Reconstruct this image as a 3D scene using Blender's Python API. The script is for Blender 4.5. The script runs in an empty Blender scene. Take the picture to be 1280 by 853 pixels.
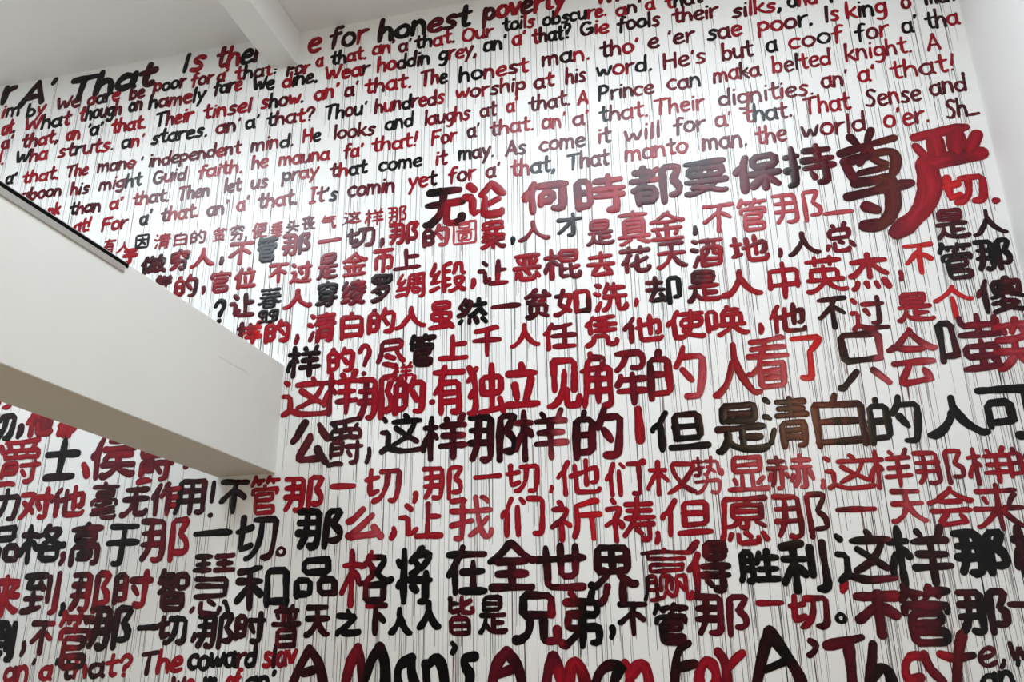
import bpy, bmesh, math, random
import numpy as np

C = bpy.context.scene.collection
SC = bpy.context.scene

# ------------------------------------------------------------------ camera
FOCAL_PX = 1100.0                 # focal length for a 1280 px wide frame
CX, CY = 640.0, 426.5
CAM = (0.0, -8.0, 1.6)            # eye height, eight metres from the painted wall
RIGHT = (0.97266472, -0.09140553, -0.2134675)     # rows: world axis in camera axes (x right, y down, z forward)
FWD = (0.23182982, 0.32937607, 0.91529577)
UP = (-0.01335201, -0.93976403, 0.34156301)
ROT = np.array([RIGHT, FWD, UP])                  # camera axes -> world
cam_data = bpy.data.cameras.new('camera')
cam_data.sensor_width = 36.0
cam_data.lens = FOCAL_PX / 1280.0 * 36.0
cam = bpy.data.objects.new('camera', cam_data)
C.objects.link(cam)
from mathutils import Matrix, Vector
mw = Matrix(((ROT[0][0], -ROT[0][1], -ROT[0][2], CAM[0]),
             (ROT[1][0], -ROT[1][1], -ROT[1][2], CAM[1]),
             (ROT[2][0], -ROT[2][1], -ROT[2][2], CAM[2]),
             (0, 0, 0, 1)))
cam.matrix_world = mw
SC.camera = cam

# ------------------------------------------------------------------ world and light
SC.view_settings.view_transform = 'Standard'
SC.view_settings.look = 'None'
SC.view_settings.gamma = 1.0
SC.view_settings.exposure = 0.14
world = bpy.data.worlds.new('sky')
SC.world = world
world.use_nodes = True
wn = world.node_tree.nodes['Background']
wn.inputs['Color'].default_value = (0.62, 0.78, 1.0, 1)
wn.inputs['Strength'].default_value = 0.6

def area(name, loc, size, power, color, rot):
    d = bpy.data.lights.new(name, 'AREA')
    d.shape = 'RECTANGLE'
    d.size, d.size_y = size
    d.energy = power
    d.color = color
    o = bpy.data.objects.new(name, d)
    o.location = loc
    o.rotation_euler = rot
    C.objects.link(o)
    return o

ZC = 8.85                                        # ceiling height
# daylight through the two ceiling openings, either side of the ceiling beam
area('skylight_daylight', (-0.75, -4.5, ZC + 0.12), (4.3, 3.7), 400, (0.84, 0.92, 1.0), (0, 0, 0))
area('skylight_daylight', (-7.5, -4.5, ZC + 0.12), (3.2, 3.7), 330, (0.84, 0.92, 1.0), (0, 0, 0))
def lamp(name, loc, power, radius, color):
    d = bpy.data.lights.new(name, 'POINT')
    d.energy = power
    d.color = color
    d.shadow_soft_size = radius
    o = bpy.data.objects.new(name, d)
    o.location = loc
    C.objects.link(o)
    return o
LAMPS = [((1.65, -12.0, 6.67), 150)]
for loc, pw in LAMPS:
    lamp('ceiling_lamp_bulb', loc, pw, 0.13, (1.0, 0.72, 0.45))

# ------------------------------------------------------------------ picture <-> wall geometry
def ray(px, py):
    return ROT @ np.array([px - CX, py - CY, FOCAL_PX])
def wall_xz(px, py):
    d = ray(px, py)
    t = -CAM[1] / d[1]
    return d[0] * t, CAM[2] + d[2] * t
VP = np.array([597.0, -2600.0])                  # where the verticals meet

# ------------------------------------------------------------------ materials
def principled(name, col, rough, spec=0.5):
    m = bpy.data.materials.new(name)
    m.use_nodes = True
    b = m.node_tree.nodes['Principled BSDF']
    b.inputs['Base Color'].default_value = (*col, 1)
    b.inputs['Roughness'].default_value = rough
    b.inputs['Specular IOR Level'].default_value = spec
    return m, m.node_tree, b
def plaster(name, col, rough=0.75, var=0.03, spec=0.3):
    m, nt, b = principled(name, col, rough, spec)
    N, L = nt.nodes, nt.links
    tc = N.new('ShaderNodeTexCoord')
    n1 = N.new('ShaderNodeTexNoise'); n1.inputs['Scale'].default_value = 1.3; n1.inputs['Detail'].default_value = 5
    L.new(tc.outputs['Object'], n1.inputs['Vector'])
    mix = N.new('ShaderNodeMix'); mix.data_type = 'RGBA'
    mix.inputs[6].default_value = (*[c * (1 - var) for c in col], 1)
    mix.inputs[7].default_value = (*[min(1, c * (1 + var)) for c in col], 1)
    L.new(n1.outputs['Fac'], mix.inputs[0]); L.new(mix.outputs[2], b.inputs['Base Color'])
    n2 = N.new('ShaderNodeTexNoise'); n2.inputs['Scale'].default_value = 35; n2.inputs['Detail'].default_value = 4
    L.new(tc.outputs['Object'], n2.inputs['Vector'])
    bp = N.new('ShaderNodeBump'); bp.inputs['Strength'].default_value = 0.06; bp.inputs['Distance'].default_value = 0.01
    L.new(n2.outputs['Fac'], bp.inputs['Height']); L.new(bp.outputs['Normal'], b.inputs['Normal'])
    return m
M_WALL = plaster('mural_wall_plaster', (0.875, 0.875, 0.855), 0.36, 0.02, 0.42)
M_WHITE = plaster('white_plaster', (0.875, 0.875, 0.86))
M_GREY = plaster('grey_rear_wall_plaster', (0.36, 0.36, 0.35))
M_CEIL = plaster('ceiling_plaster', (0.87, 0.87, 0.85))
M_BEAM = plaster('beam_plaster', (0.77, 0.77, 0.725), 0.7, 0.035)
M_METAL, _, _b = principled('brushed_metal', (0.52, 0.51, 0.48), 0.38)
_b.inputs['Metallic'].default_value = 0.7
M_RUBBER, _, _ = principled('black_rubber', (0.004, 0.004, 0.004), 0.9, 0.05)
M_GLASS, _, _b = principled('clear_glass', (0.95, 0.98, 0.97), 0.02)
_b.inputs['Transmission Weight'].default_value = 1.0

def floor_material():
    m, nt, b = principled('warm_timber_floor', (0.36, 0.25, 0.15), 0.45)
    N, L = nt.nodes, nt.links
    tc = N.new('ShaderNodeTexCoord')
    mp = N.new('ShaderNodeMapping'); mp.inputs['Scale'].default_value = (1, 9, 1)
    n1 = N.new('ShaderNodeTexNoise'); n1.inputs['Scale'].default_value = 2.2; n1.inputs['Detail'].default_value = 6
    L.new(tc.outputs['Object'], mp.inputs['Vector']); L.new(mp.outputs[0], n1.inputs['Vector'])
    r = N.new('ShaderNodeValToRGB')
    r.color_ramp.elements[0].color = (0.24, 0.165, 0.09, 1); r.color_ramp.elements[1].color = (0.33, 0.235, 0.135, 1)
    L.new(n1.outputs['Fac'], r.inputs[0]); L.new(r.outputs[0], b.inputs['Base Color'])
    return m
M_FLOOR = floor_material()

def paint_material():
    """glossy brushed enamel: pigment from the stroke's own colour, streaked along the brush direction"""
    m, nt, b = principled('enamel_paint', (0.3, 0.01, 0.02), 0.21, 0.27)
    N, L = nt.nodes, nt.links
    at = N.new('ShaderNodeAttribute'); at.attribute_name = 'pigment'
    uv = N.new('ShaderNodeUVMap'); uv.uv_map = 'brush'
    mp = N.new('ShaderNodeMapping'); mp.inputs['Scale'].default_value = (3.0, 7.0, 1)
    L.new(uv.outputs[0], mp.inputs['Vector'])
    n1 = N.new('ShaderNodeTexNoise'); n1.inputs['Scale'].default_value = 1.0; n1.inputs['Detail'].default_value = 3
    L.new(mp.outputs[0], n1.inputs['Vector'])
    mr = N.new('ShaderNodeMapRange')
    mr.inputs['From Min'].default_value = 0.3; mr.inputs['From Max'].default_value = 0.72
    mr.inputs['To Min'].default_value = 0.65; mr.inputs['To Max'].default_value = 1.25
    L.new(n1.outputs['Fac'], mr.inputs['Value'])
    vm = N.new('ShaderNodeVectorMath'); vm.operation = 'SCALE'
    L.new(at.outputs['Color'], vm.inputs[0]); L.new(mr.outputs[0], vm.inputs['Scale'])
    L.new(vm.outputs[0], b.inputs['Base Color'])
    bp = N.new('ShaderNodeBump'); bp.inputs['Strength'].default_value = 0.25; bp.inputs['Distance'].default_value = 0.002
    L.new(n1.outputs['Fac'], bp.inputs['Height']); L.new(bp.outputs['Normal'], b.inputs['Normal'])
    return m
M_PAINT = paint_material()

# ------------------------------------------------------------------ setting
def box_bm(bm, x0, x1, y0, y1, z0, z1):
    v = [bm.verts.new(p) for p in ((x0,y0,z0),(x1,y0,z0),(x1,y1,z0),(x0,y1,z0),(x0,y0,z1),(x1,y0,z1),(x1,y1,z1),(x0,y1,z1))]
    for f in ((0,3,2,1),(4,5,6,7),(0,1,5,4),(1,2,6,5),(2,3,7,6),(3,0,4,7)):
        bm.faces.new([v[i] for i in f])
def box(name, dims, mat, parent=None, bevel=0.0, **props):
    bm = bmesh.new()
    for d in (dims if isinstance(dims[0], tuple) else [dims]):
        box_bm(bm, *d)
    if bevel:
        bmesh.ops.bevel(bm, geom=bm.edges[:], offset=bevel, segments=2, profile=0.5, affect='EDGES')
    me = bpy.data.meshes.new(name); bm.to_mesh(me); bm.free()
    me.materials.append(mat)
    o = bpy.data.objects.new(name, me); C.objects.link(o)
    if parent: o.parent = parent
    for k, v in props.items(): o[k] = v
    return o
XL, XR, YB = -10.6, 2.787, -13.0
def S(name, dims, mat, **k):
    return box(name, dims, mat, kind='structure', **k)
S('wall_back', (XL, XR, 0.0, 0.3, 0.0, ZC + 0.4), M_WALL)
S('wall_right', (XR, XR + 0.3, YB - 0.3, 0.3, 0.0, ZC + 0.4), M_WHITE)
S('wall_left', (XL - 0.3, XL, YB - 0.3, 0.3, 0.0, ZC + 0.4), M_WHITE)
S('wall_front', (XL, XR, YB-0.3, YB, 0, ZC+0.4), M_GREY)
S('floor', (XL, XR, YB, 0, -0.2, 0.0), M_FLOOR)
# ceiling with two roof-light openings
xa0, xa1, xb0, xb1, ya, yb_ = -9.2, -5.8, -3.0, 1.5, -6.45, -2.55
S('ceiling', [(XL, XR, yb_, 0, ZC, ZC+0.3), (XL, XR, YB, ya, ZC, ZC+0.3),
              (XL, xa0, ya, yb_, ZC, ZC+0.3), (xa1, xb0, ya, yb_, ZC, ZC+0.3), (xb1, XR, ya, yb_, ZC, ZC+0.3)], M_CEIL)
for i, (x0, x1, y0, y1) in enumerate(((xa0, xa1, ya, yb_), (xb0, xb1, ya, yb_))):
    f = 0.06
    w = S('window_%d' % (i+1), [(x0, x0+f, y0, y1, ZC+.3, ZC+.38), (x1-f, x1, y0, y1, ZC+.3, ZC+.38),
                            (x0+f, x1-f, y0, y0+f, ZC+.3, ZC+.38), (x0+f, x1-f, y1-f, y1, ZC+.3, ZC+.38)], M_METAL)
    box('pane', (x0+f, x1-f, y0+f, y1-f, ZC+.33, ZC+.345), M_GLASS, parent=w)
# beams
BX0, BX1, BZ0, BZ1 = -4.985, -4.33, 3.405, 4.585
S('trim_1', (-4.80, -4.468, YB, 0, 8.375, ZC), M_CEIL, bevel=0.006)
S('trim_2', (BX0, BX1, YB, 0, BZ0, BZ1-0.03), M_BEAM, bevel=0.008)
bm = bmesh.new()
def face_yz(px, py):
    d = ray(px, py); t = BX1/d[0]
    return CAM[1] + d[1]*t, CAM[2] + d[2]*t
crack = [face_yz(*p) for p in ((272, 445), (283, 451), (292, 457), (301, 461), (310, 467))]
rows = [[bm.verts.new((BX1+.0012, y, z+s*.002)) for s in (-1, 1)] for y, z in crack]
for a_, b_ in zip(rows, rows[1:]): bm.faces.new((a_[0], b_[0], b_[1], a_[1]))
me = bpy.data.meshes.new('hairline_crack'); bm.to_mesh(me); bm.free()
M_CRACK, _, _ = principled('crack_grey', (0.58, 0.58, 0.55), 0.8); me.materials.append(M_CRACK)
o = bpy.data.objects.new('hairline_crack', me); C.objects.link(o); o.parent = bpy.data.objects['trim_2']
rail = bpy.data.objects.new('edge_channel', None); rail.location = (BX1, -2.62, BZ1); C.objects.link(rail)
rail['label'] = 'grey metal edge channel with black rubber strip along the top of the white beam'
rail['category'] = 'edge trim'
def child(name, dims, mat, par, **p):
    o = box(name, dims, mat, **p); o.parent = par
    o.matrix_parent_inverse = Matrix.Translation(par.location).inverted()
    return o
child('metal_profile', (BX1-0.03, BX1+0.012, YB+.02, -2.64, 4.462, 4.516), M_METAL, rail, bevel=0.004)
child('rubber_strip', (BX1-0.03, BX1+0.010, YB+.02, -2.60, 4.517, 4.548), M_RUBBER, rail, bevel=0.004)
child('top_cap', (BX1-0.20, BX1+0.004, YB+.02, -2.62, 4.549, 4.556), M_METAL, rail)
for loc, pw in LAMPS:
    t = bpy.data.objects.new('ceiling_lamp', None); t.location = (loc[0], loc[1], ZC); C.objects.link(t)
    t['label'] = 'small warm pendant lamp hanging at the rear of the hall' if loc[1] < -10 else 'small warm pendant lamp hanging beside the right roof light'
    t['category'] = 'lamp'; t['group'] = 'pendant lamps'
    child('cord', (loc[0]-.008, loc[0]+.008, loc[1]-.008, loc[1]+.008, loc[2]+.22, ZC), M_RUBBER, t)
    bm = bmesh.new()
    bmesh.ops.create_cone(bm, cap_ends=False, segments=24, radius1=.16, radius2=.05, depth=.12, matrix=Matrix.Translation((loc[0], loc[1], loc[2]+.2)))
    me = bpy.data.meshes.new('shade'); bm.to_mesh(me); bm.free(); me.materials.append(M_METAL)
    s = bpy.data.objects.new('shade', me); C.objects.link(s); s.parent = t
    s.matrix_parent_inverse = Matrix.Translation(t.location).inverted()

# ------------------------------------------------------------------ brush writing
# centre lines of the brush strokes of each character, x y pairs on a 64 x 64 grid
HAN = {
    '有': [[15,28,54,28], [54,15,15,15], [15,38,12,38,1,28], [63,56,0,56], [24,63,23,59,17,48,14,40,15,1], [16,42,53,42,53,2,50,0,41,1]],
    '人': [[33,41,29,40,24,25,17,13,13,7,5,0,0,0], [31,63,31,45,34,37,37,28,43,16,53,5,58,1,63,1]],
    '因': [[0,0,63,0,62,63,0,62,0,0], [52,40,11,40], [32,53,32,43,30,34,25,21,17,12,13,10,10,10], [49,13,35,28,33,30,29,29]],
    '清': [[24,21,56,21], [5,5,12,22], [9,59,4,62], [24,11,56,11], [0,41,1,42,8,37], [18,40,63,40], [22,49,58,49], [21,58,60,58], [40,63,40,40], [24,0,25,31,56,31,57,30,56,2,55,0,47,0]],
    '白': [[0,29,63,29], [63,5,0,5], [25,52,29,63], [0,0,0,49,0,51,4,52,63,51,63,1]],
    '的': [[11,60,10,52], [23,30,0,30], [39,34,49,20], [31,40,38,51,41,63], [38,51,63,51,62,27,59,4,57,1,54,0,43,1], [0,0,0,51,22,51,23,7,0,6]],
    '贫': [[46,58,51,53,60,49,63,50], [3,1,8,0,17,3,25,7,30,13,31,22], [5,36,6,35,10,35,18,39,23,42,26,46,27,49], [0,49,5,49,10,52,14,53,22,62,25,63], [35,37,41,37,44,38,45,41,46,49,51,53], [46,49,17,50,14,53], [37,8,54,1], [13,12,13,30,15,30,50,29,50,12]],
    '穷': [[42,47,59,36], [3,0,12,4,20,12,25,21,28,29,28,36], [36,2,40,0,47,0,50,1,52,3,55,17,55,26,3,26], [32,55,31,61,28,63,26,63], [0,46,0,54,32,55,62,55,63,46], [2,36,4,35,6,36,24,47]],
    '便': [[8,41,3,39,0,35,0,32], [22,35,57,35], [22,35,22,47,56,47,57,46,57,24,22,24,22,35], [14,1,19,0,25,2,30,5,30,8], [36,6,35,10,39,18,40,26,40,58], [21,58,60,58], [63,2,56,0,42,3,30,8,21,17], [17,63,15,62,13,59,8,44,8,0]],
    '垂': [[56,63,19,59,8,59,5,60], [13,46,13,15], [60,15,4,15], [32,60,32,58,32,0], [7,0,56,0], [50,15,50,46], [63,31,0,31], [59,47,4,47]],
    '头': [[14,42,8,45], [0,29,63,29], [23,55,12,60,10,60], [38,16,46,12,61,2], [36,63,36,38,35,32,30,18,24,12,16,4,4,0,0,0]],
    '丧': [[48,46,44,40], [8,48,10,47,15,39], [53,22,40,12], [57,55,2,55], [29,4,16,2,12,2,12,30], [63,2,59,0,50,4,41,10,40,12,37,14,32,21,30,25,30,30,30,63], [0,30,60,30]],
    '气': [[11,56,60,55], [14,45,54,45], [0,40,9,54,11,56,13,63], [61,12,63,8,63,6,60,0,59,0,53,4,49,18,48,32,47,34,6,34]],
    '这': [[10,8,10,34,0,35], [40,52,40,58,37,63], [6,56,2,60], [63,3,55,1,38,0,27,1,20,3,10,8], [52,51,50,42,42,28,45,24,38,25,30,18,20,13], [23,41,56,15], [10,8,7,7,1,2], [61,52,18,52]],
    '样': [[33,59,36,55], [25,18,63,18], [58,63,53,51,53,49], [10,34,6,33,0,18,0,13], [1,48,19,48], [11,39,16,37,19,31], [11,0,11,32,10,36,11,39,11,63], [62,48,53,49,27,48], [44,48,44,0], [30,33,59,33]],
    '那': [[29,44,1,44], [0,26,29,26], [2,4,8,15,11,29,12,47,12,62], [41,0,42,63,59,63,62,62,61,58,53,41,53,39,60,31,62,25,62,16,60,13,56,11,49,12], [0,63,29,62,29,18,28,8,27,4,24,2,20,1,16,3]],
    '无': [[59,63,6,63], [0,1,4,0,10,3,20,14,24,20,28,32,28,35,30,42,31,63], [63,11,63,5,61,1,41,1,38,2,36,7,36,38], [63,39,2,39]],
    '论': [[52,31,33,21,30,20], [6,63,14,54], [24,42,32,51,40,62,43,61,52,48,56,43,60,40,63,40], [30,36,30,4,31,2,35,0,53,0,57,3,58,8], [0,41,11,40,11,6,19,11]],
    '何': [[43,1,54,0,57,2,58,56], [24,14,25,40,43,40,43,20,24,19], [10,0,10,40,9,44,10,50,15,63], [9,44,5,42,3,40,0,36,0,31], [22,56,63,56]],
    '時': [[17,37,0,37], [53,40,52,1,49,0,42,1], [24,27,61,27], [24,40,63,40], [0,8,0,58,16,58,17,15,0,14], [43,40,43,63], [27,55,59,55]],
    '都': [[8,17,30,17], [15,63,15,43,17,37,14,34,13,30], [4,55,22,55,27,53], [34,41,0,41], [33,59,30,54,27,53,28,50,25,45,24,41], [8,1,7,26], [42,0,42,59,62,59,61,54,57,45,54,36,61,26,63,20,62,14,59,11,56,10,51,11], [2,25,7,26,9,29,10,29,30,28,30,5,8,5]],
    '要': [[0,1,6,0,25,4,28,5,29,8], [47,23,46,20,40,11,39,8], [40,36,40,63], [15,13,15,15,18,20,18,23], [23,24,24,34,22,38,22,63], [63,2,57,1,42,6,39,8,29,8,25,10,19,11,15,13,10,12], [63,24,47,23,23,24,18,23,0,24], [61,63,1,63], [58,51,5,51,5,36,20,36,24,34,27,36,40,36,58,36,58,51]],
    '保': [[42,42,42,0], [63,28,46,28,42,25,36,28,20,28], [42,42,26,43,26,62,58,62,59,43,42,42], [23,6,40,25,42,25,48,21,62,6], [10,45,6,44,0,35], [10,0,10,48,16,63]],
    '持': [[36,10,32,18], [25,26,63,26], [0,48,17,48], [0,25,7,26,12,29,17,30], [42,1,46,0,50,0,52,1,53,4,53,39], [24,39,63,39], [2,0,8,1,9,4,9,63], [44,40,44,62], [28,54,59,54]],
    '尊': [[8,31,55,31], [14,37,16,36,20,38,24,41,25,54], [15,15,15,13,23,4], [49,63,47,63,46,61,44,55], [45,24,45,3,44,1,40,0,34,1], [20,55,19,59,15,63], [0,15,63,15], [55,38,39,38,37,43,37,54], [8,25,8,46,55,46,56,44,56,25,55,24,10,24,8,25], [1,55,61,55]],
    '严': [[24,63,24,37], [40,63,40,37], [8,55,13,44], [56,55,50,43], [60,63,4,63], [63,36,40,37,6,36,4,12,0,0]],
    '切': [[8,63,8,15,13,16,24,21], [23,48,12,45,5,43,0,43], [28,59,63,59,62,21,60,7,57,2,54,0,46,1], [41,59,40,36,38,25,34,14,26,4,23,2,17,1]],
    '于': [[58,63,32,62,5,63], [32,62,32,5,31,1,28,1,20,0,16,2], [0,36,63,36]],
    '做': [[46,7,52,13,55,10], [50,12,46,7,39,1], [8,41,5,40,0,34,0,32], [28,29,28,61], [18,47,38,47], [14,60,8,45,9,0], [20,3,20,28,36,28], [63,1,55,10,52,16,52,19,50,20,46,34,43,37], [51,63,48,61,44,40,43,37,41,36,40,31,36,28,36,8,20,8], [46,48,60,47,59,37,56,23,54,20,52,19]],
    '不': [[63,63,2,63], [31,46,28,45,7,27,2,23,0,24], [58,30,45,40,39,43], [32,0,32,48,36,59,36,63]],
    '管': [[49,56,51,52], [32,42,31,46,29,48], [17,52,16,56], [35,52,38,57,40,62], [63,57,38,57], [3,34,4,42,32,42,59,42,60,41,60,34], [7,63,7,58,5,57,0,49], [7,58,16,56,28,57], [12,12,52,12,55,11,55,9,55,0,12,0,12,33,50,33,51,32,50,22,12,22]],
    '一': [[0,31,63,31]],
    '图': [[36,11,21,14,16,14,14,13], [29,36,22,43,21,48,27,50,46,49,45,46,36,37,35,36], [0,0,63,0,62,63,0,62,0,0], [35,36,29,36,25,32,14,28,10,27,7,28], [9,41,11,41,21,48,25,53,26,56], [35,36,37,33,46,30,52,28,55,28,56,29], [24,24,26,25,38,21]],
    '案': [[32,58,30,63], [26,50,25,46], [16,36,20,45], [47,45,45,41,39,35,39,32], [4,52,4,57,32,58,60,57,60,52], [3,27,10,26,17,27,24,29,28,31], [0,2,2,1,6,2,18,8,27,14,28,17], [32,0,32,23], [2,18,25,18,37,16,38,18,62,18], [37,16,38,14,41,11,50,5,60,1,63,2], [61,45,47,45,25,46,20,45,2,45], [10,35,16,36,26,34,28,31,31,32,36,32,55,27,62,27]],
    '才': [[2,48,40,47,63,48], [28,1,30,0,37,0,40,1,42,4,42,43,40,47,42,51,42,63], [40,47,35,44,30,35,19,23,4,11,2,10,0,10]],
    '是': [[52,52,10,52], [32,17,55,17], [3,31,60,31], [32,2,32,31], [13,14,15,13,20,6,24,4,34,1,58,0,63,3], [10,42,11,63,51,63,52,60,51,41,10,42], [14,23,13,14,3,0,0,0]],
    '真': [[12,32,51,32], [51,39,12,39], [12,24,51,24], [0,1,4,0,20,7,24,7], [41,7,44,7,60,1,63,1], [3,57,60,57], [30,48,32,63], [12,14,12,48,30,48,49,48,51,47,52,14], [62,14,52,14,0,14]],
    '金': [[34,57,31,60,33,63], [46,10,49,16], [11,17,15,8], [4,24,57,24], [30,1,30,40], [12,42,12,46,23,53,28,58,30,59,34,57], [34,57,43,49,53,43,60,40,63,41], [49,46,49,42,47,40,15,40,10,44,0,40], [1,0,60,0]],
    '官': [[33,55,32,61,29,63], [10,28,52,28,52,42,11,42,10,0,56,0,56,3,56,15,10,16], [0,46,0,54,3,54,62,54,63,47]],
    '位': [[9,43,4,40,0,36,0,34], [30,37,34,13], [41,62,43,57], [25,50,60,50], [48,3,55,40], [10,0,10,40,9,44,17,63], [63,3,21,3]],
    '过': [[32,28,26,38], [8,56,3,61], [0,1,0,2,8,8,10,12,10,34,0,34], [63,2,58,1,29,1,21,3,12,8,8,8], [21,50,61,50], [50,63,50,15,48,12,45,11,37,12]],
    '币': [[31,0,31,60], [5,9,6,42,57,42,57,13,55,10,47,9,45,11], [0,59,31,60,61,63,63,63]],
    '上': [[29,38,58,38], [29,0,29,63], [0,0,63,0]],
    '让': [[41,38,58,38], [15,54,8,62], [23,0,63,0], [0,39,11,39,12,9,11,4,13,7,16,7,19,9,23,13,24,15], [41,0,41,63]],
    '蠢': [[30,60,30,63], [28,59,28,54], [24,53,24,47], [45,34,16,34], [15,20,15,2], [47,20,47,2], [6,60,57,60], [63,37,58,35,45,41,17,41,6,36,3,35,0,36], [54,53,30,53,28,54,24,53,9,53], [26,3,2,1], [60,47,44,47,43,46,41,47,24,47,18,46,16,47,3,47], [43,46,45,38,45,30,44,28,19,28,17,29,16,31,16,38,18,43,18,46], [28,0,25,6,25,11,26,12,26,19,25,20,5,20,4,11,25,11], [34,1,59,3,57,6,58,12,58,19,57,20,36,20,35,11,57,11]],
    '穿': [[31,63,34,56], [0,5,5,4,23,9,35,16,37,20], [63,20,11,20,11,26], [3,49,3,56,34,56,62,56,63,49], [21,47,7,40,7,35,9,35,60,35,59,41,42,48], [35,1,37,0,42,0,44,1,46,4,46,35]],
    '绫': [[27,18,31,20,33,19], [50,37,62,32], [13,40,9,39,2,39,2,44,10,60], [40,11,40,6,31,2,24,0], [40,31,38,26,34,24,32,22,33,19], [38,38,36,38,26,30,23,30], [24,44,62,44], [45,8,46,10,54,21,55,25,36,25], [43,44,43,63], [28,56,58,56], [17,46,4,23,2,21,15,23,18,24,19,26], [0,6,17,10], [63,2,62,0,57,2,43,8,33,19]],
    '罗': [[25,41,29,42], [43,63,43,46], [19,23,21,23,24,21,33,13,32,10], [22,34,22,37,25,41,23,49,23,63], [1,25,4,24,21,34,24,33,56,33,56,29,55,26,47,18,42,14,35,11,28,6,19,3,4,0,0,1], [63,63,63,47,3,47,4,63,63,63]],
    '绸': [[0,5,17,9], [19,24,10,22,4,22,1,20], [13,39,4,39,2,40,12,63], [4,22,6,27,10,32,13,39,17,43,19,47], [36,35,55,35], [22,3,24,7,28,21,29,60,60,61,63,60,63,58,63,3,60,0,54,0], [38,25,38,11,54,12,53,24,38,25], [46,35,46,53], [38,48,53,48]],
    '缎': [[24,13,37,15], [5,24,9,22,16,24], [25,29,35,29], [0,5,14,11], [25,45,35,45], [2,21,5,24,5,27,16,46], [53,7,51,8,39,0,35,1], [36,62,35,63,27,59,24,56,24,1], [48,15,54,13,58,20,60,29,44,29,44,26,45,20,51,10,57,4,62,1], [42,40,45,49,45,60,54,60,57,60,57,43,58,40,63,39], [13,41,6,38,1,39,2,43,7,54,9,63]],
    '恶': [[40,31,40,63], [61,7,55,19], [49,9,50,4,46,0,18,1,16,3,16,18], [24,63,24,31], [8,53,13,42], [6,18,4,10,1,3], [26,25,29,24,37,13], [55,52,50,42], [61,63,3,63], [0,31,63,31]],
    '棍': [[28,49,58,49], [28,20,40,20], [47,19,52,19,61,24,62,23], [58,49,58,37,28,38,28,60,57,60,58,59,58,49], [12,63,12,0], [20,48,1,48], [63,8,63,6,62,2,59,0,52,0,48,1,47,4,47,29], [21,32,16,37,12,39,10,35,7,33,5,27,0,18,0,14], [28,29,28,2,40,3]],
    '去': [[6,51,58,51], [32,30,32,63], [42,19,44,19,52,8,53,4,57,1], [53,4,44,2,10,0,10,5,22,22,25,29], [63,30,0,30]],
    '花': [[12,29,12,26,12,0], [24,18,32,21,38,25,45,28,58,35], [36,42,36,8,37,3,40,1,56,1,61,4,63,7,62,12], [19,50,19,63], [22,44,18,42,12,32,12,29,8,28,2,23,0,23], [44,49,44,63], [62,56,0,56]],
    '天': [[2,37,26,37,31,34,33,37,60,37], [0,1,3,0,16,9,22,17,28,31,31,34], [63,1,59,0,50,6,43,12,38,21,31,34,30,63], [5,63,56,63]],
    '酒': [[8,60,3,63], [21,15,60,15], [2,0,11,20,11,22], [34,61,34,35,32,31,28,26,27,25,21,25], [0,41,8,38], [63,61,18,61], [46,61,46,30,48,28,60,28], [21,1,21,44,60,44,60,1,21,1]],
    '地': [[17,19,10,17,8,15,2,13], [10,17,9,62], [18,45,0,45], [44,16,44,63], [63,11,63,6,61,2,57,0,35,0,32,1,30,3,29,6,29,56], [54,19,56,19,59,21,60,29,60,48,46,44,42,41,22,34]],
    '总': [[4,13,0,5], [19,61,22,56,22,49], [63,9,57,19], [31,22,37,18], [42,49,43,54,48,63], [22,49,10,49,10,30,54,31,54,48,53,49,22,49], [51,5,49,1,46,0,23,0,19,2,18,5,18,18]],
    '虽': [[31,48,10,49,9,50,9,63,52,63,53,50,52,49,31,48], [45,13,51,11,54,8,55,5,57,5,63,0], [31,48,32,4], [55,5,53,4,0,2], [56,35,56,20,7,20,7,36,56,35]],
    '然': [[16,32,9,37], [23,43,16,46], [2,1,6,7], [42,1,39,10], [23,1,23,9], [63,20,61,19,56,24,52,29,50,35,46,37], [34,47,61,47], [46,62,46,37,44,36,41,31,35,24,28,18,25,19], [55,11,62,0], [14,63,12,56,2,41], [0,20,3,20,6,21,15,29,16,32,18,32,23,39,23,43,25,44,28,50,28,57,12,56]],
    '如': [[63,6,39,6], [2,48,28,48,29,45,27,32,24,21,19,13,12,6,4,0,0,1], [14,63,13,52,7,27,9,24,18,17,28,7], [63,2,63,55,42,55,39,55,39,53,39,1]],
    '洗': [[7,38,0,42], [11,57,4,62,2,61], [41,32,41,63], [26,51,59,51], [2,1,2,3,10,19], [47,32,48,2,49,1,52,0,61,1,63,7,63,10], [19,32,62,32], [28,62,26,51,20,41], [17,1,23,4,29,13,32,26,32,32]],
    '却': [[26,23,33,6], [32,34,0,34], [3,52,29,52], [30,11,5,8,6,13,14,27,17,37,17,63], [43,0,43,59,63,59,63,15,62,13,54,12]],
    '中': [[63,24,0,24], [31,0,31,63], [0,19,0,48,0,50,3,50,63,50,63,20]],
    '英': [[43,49,43,63], [31,20,28,18,28,16,25,12,14,4,4,0,0,1], [63,2,57,0,49,3,40,9,36,13,30,23,30,47], [9,21,10,39,12,39,52,39,52,21], [59,21,35,21,31,20,27,21,2,21], [18,49,18,63], [3,56,58,56]],
    '杰': [[24,11,26,3], [40,10,44,2], [10,13,6,5,3,1,1,0], [56,13,63,1], [28,51,24,44,15,34,6,26,3,25,0,25], [61,26,52,32,45,39,39,47,38,51], [32,22,32,63], [62,52,40,52,38,51,24,52,3,52]],
    '尽': [[43,0,24,7,14,9], [63,14,57,19,51,28,45,39,45,44], [22,28,39,22], [0,15,6,27,8,37,9,44,9,63,56,63,56,45,9,44]],
    '千': [[4,56,11,56,32,58,52,63,58,62], [32,58,32,0], [0,34,63,34]],
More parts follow.
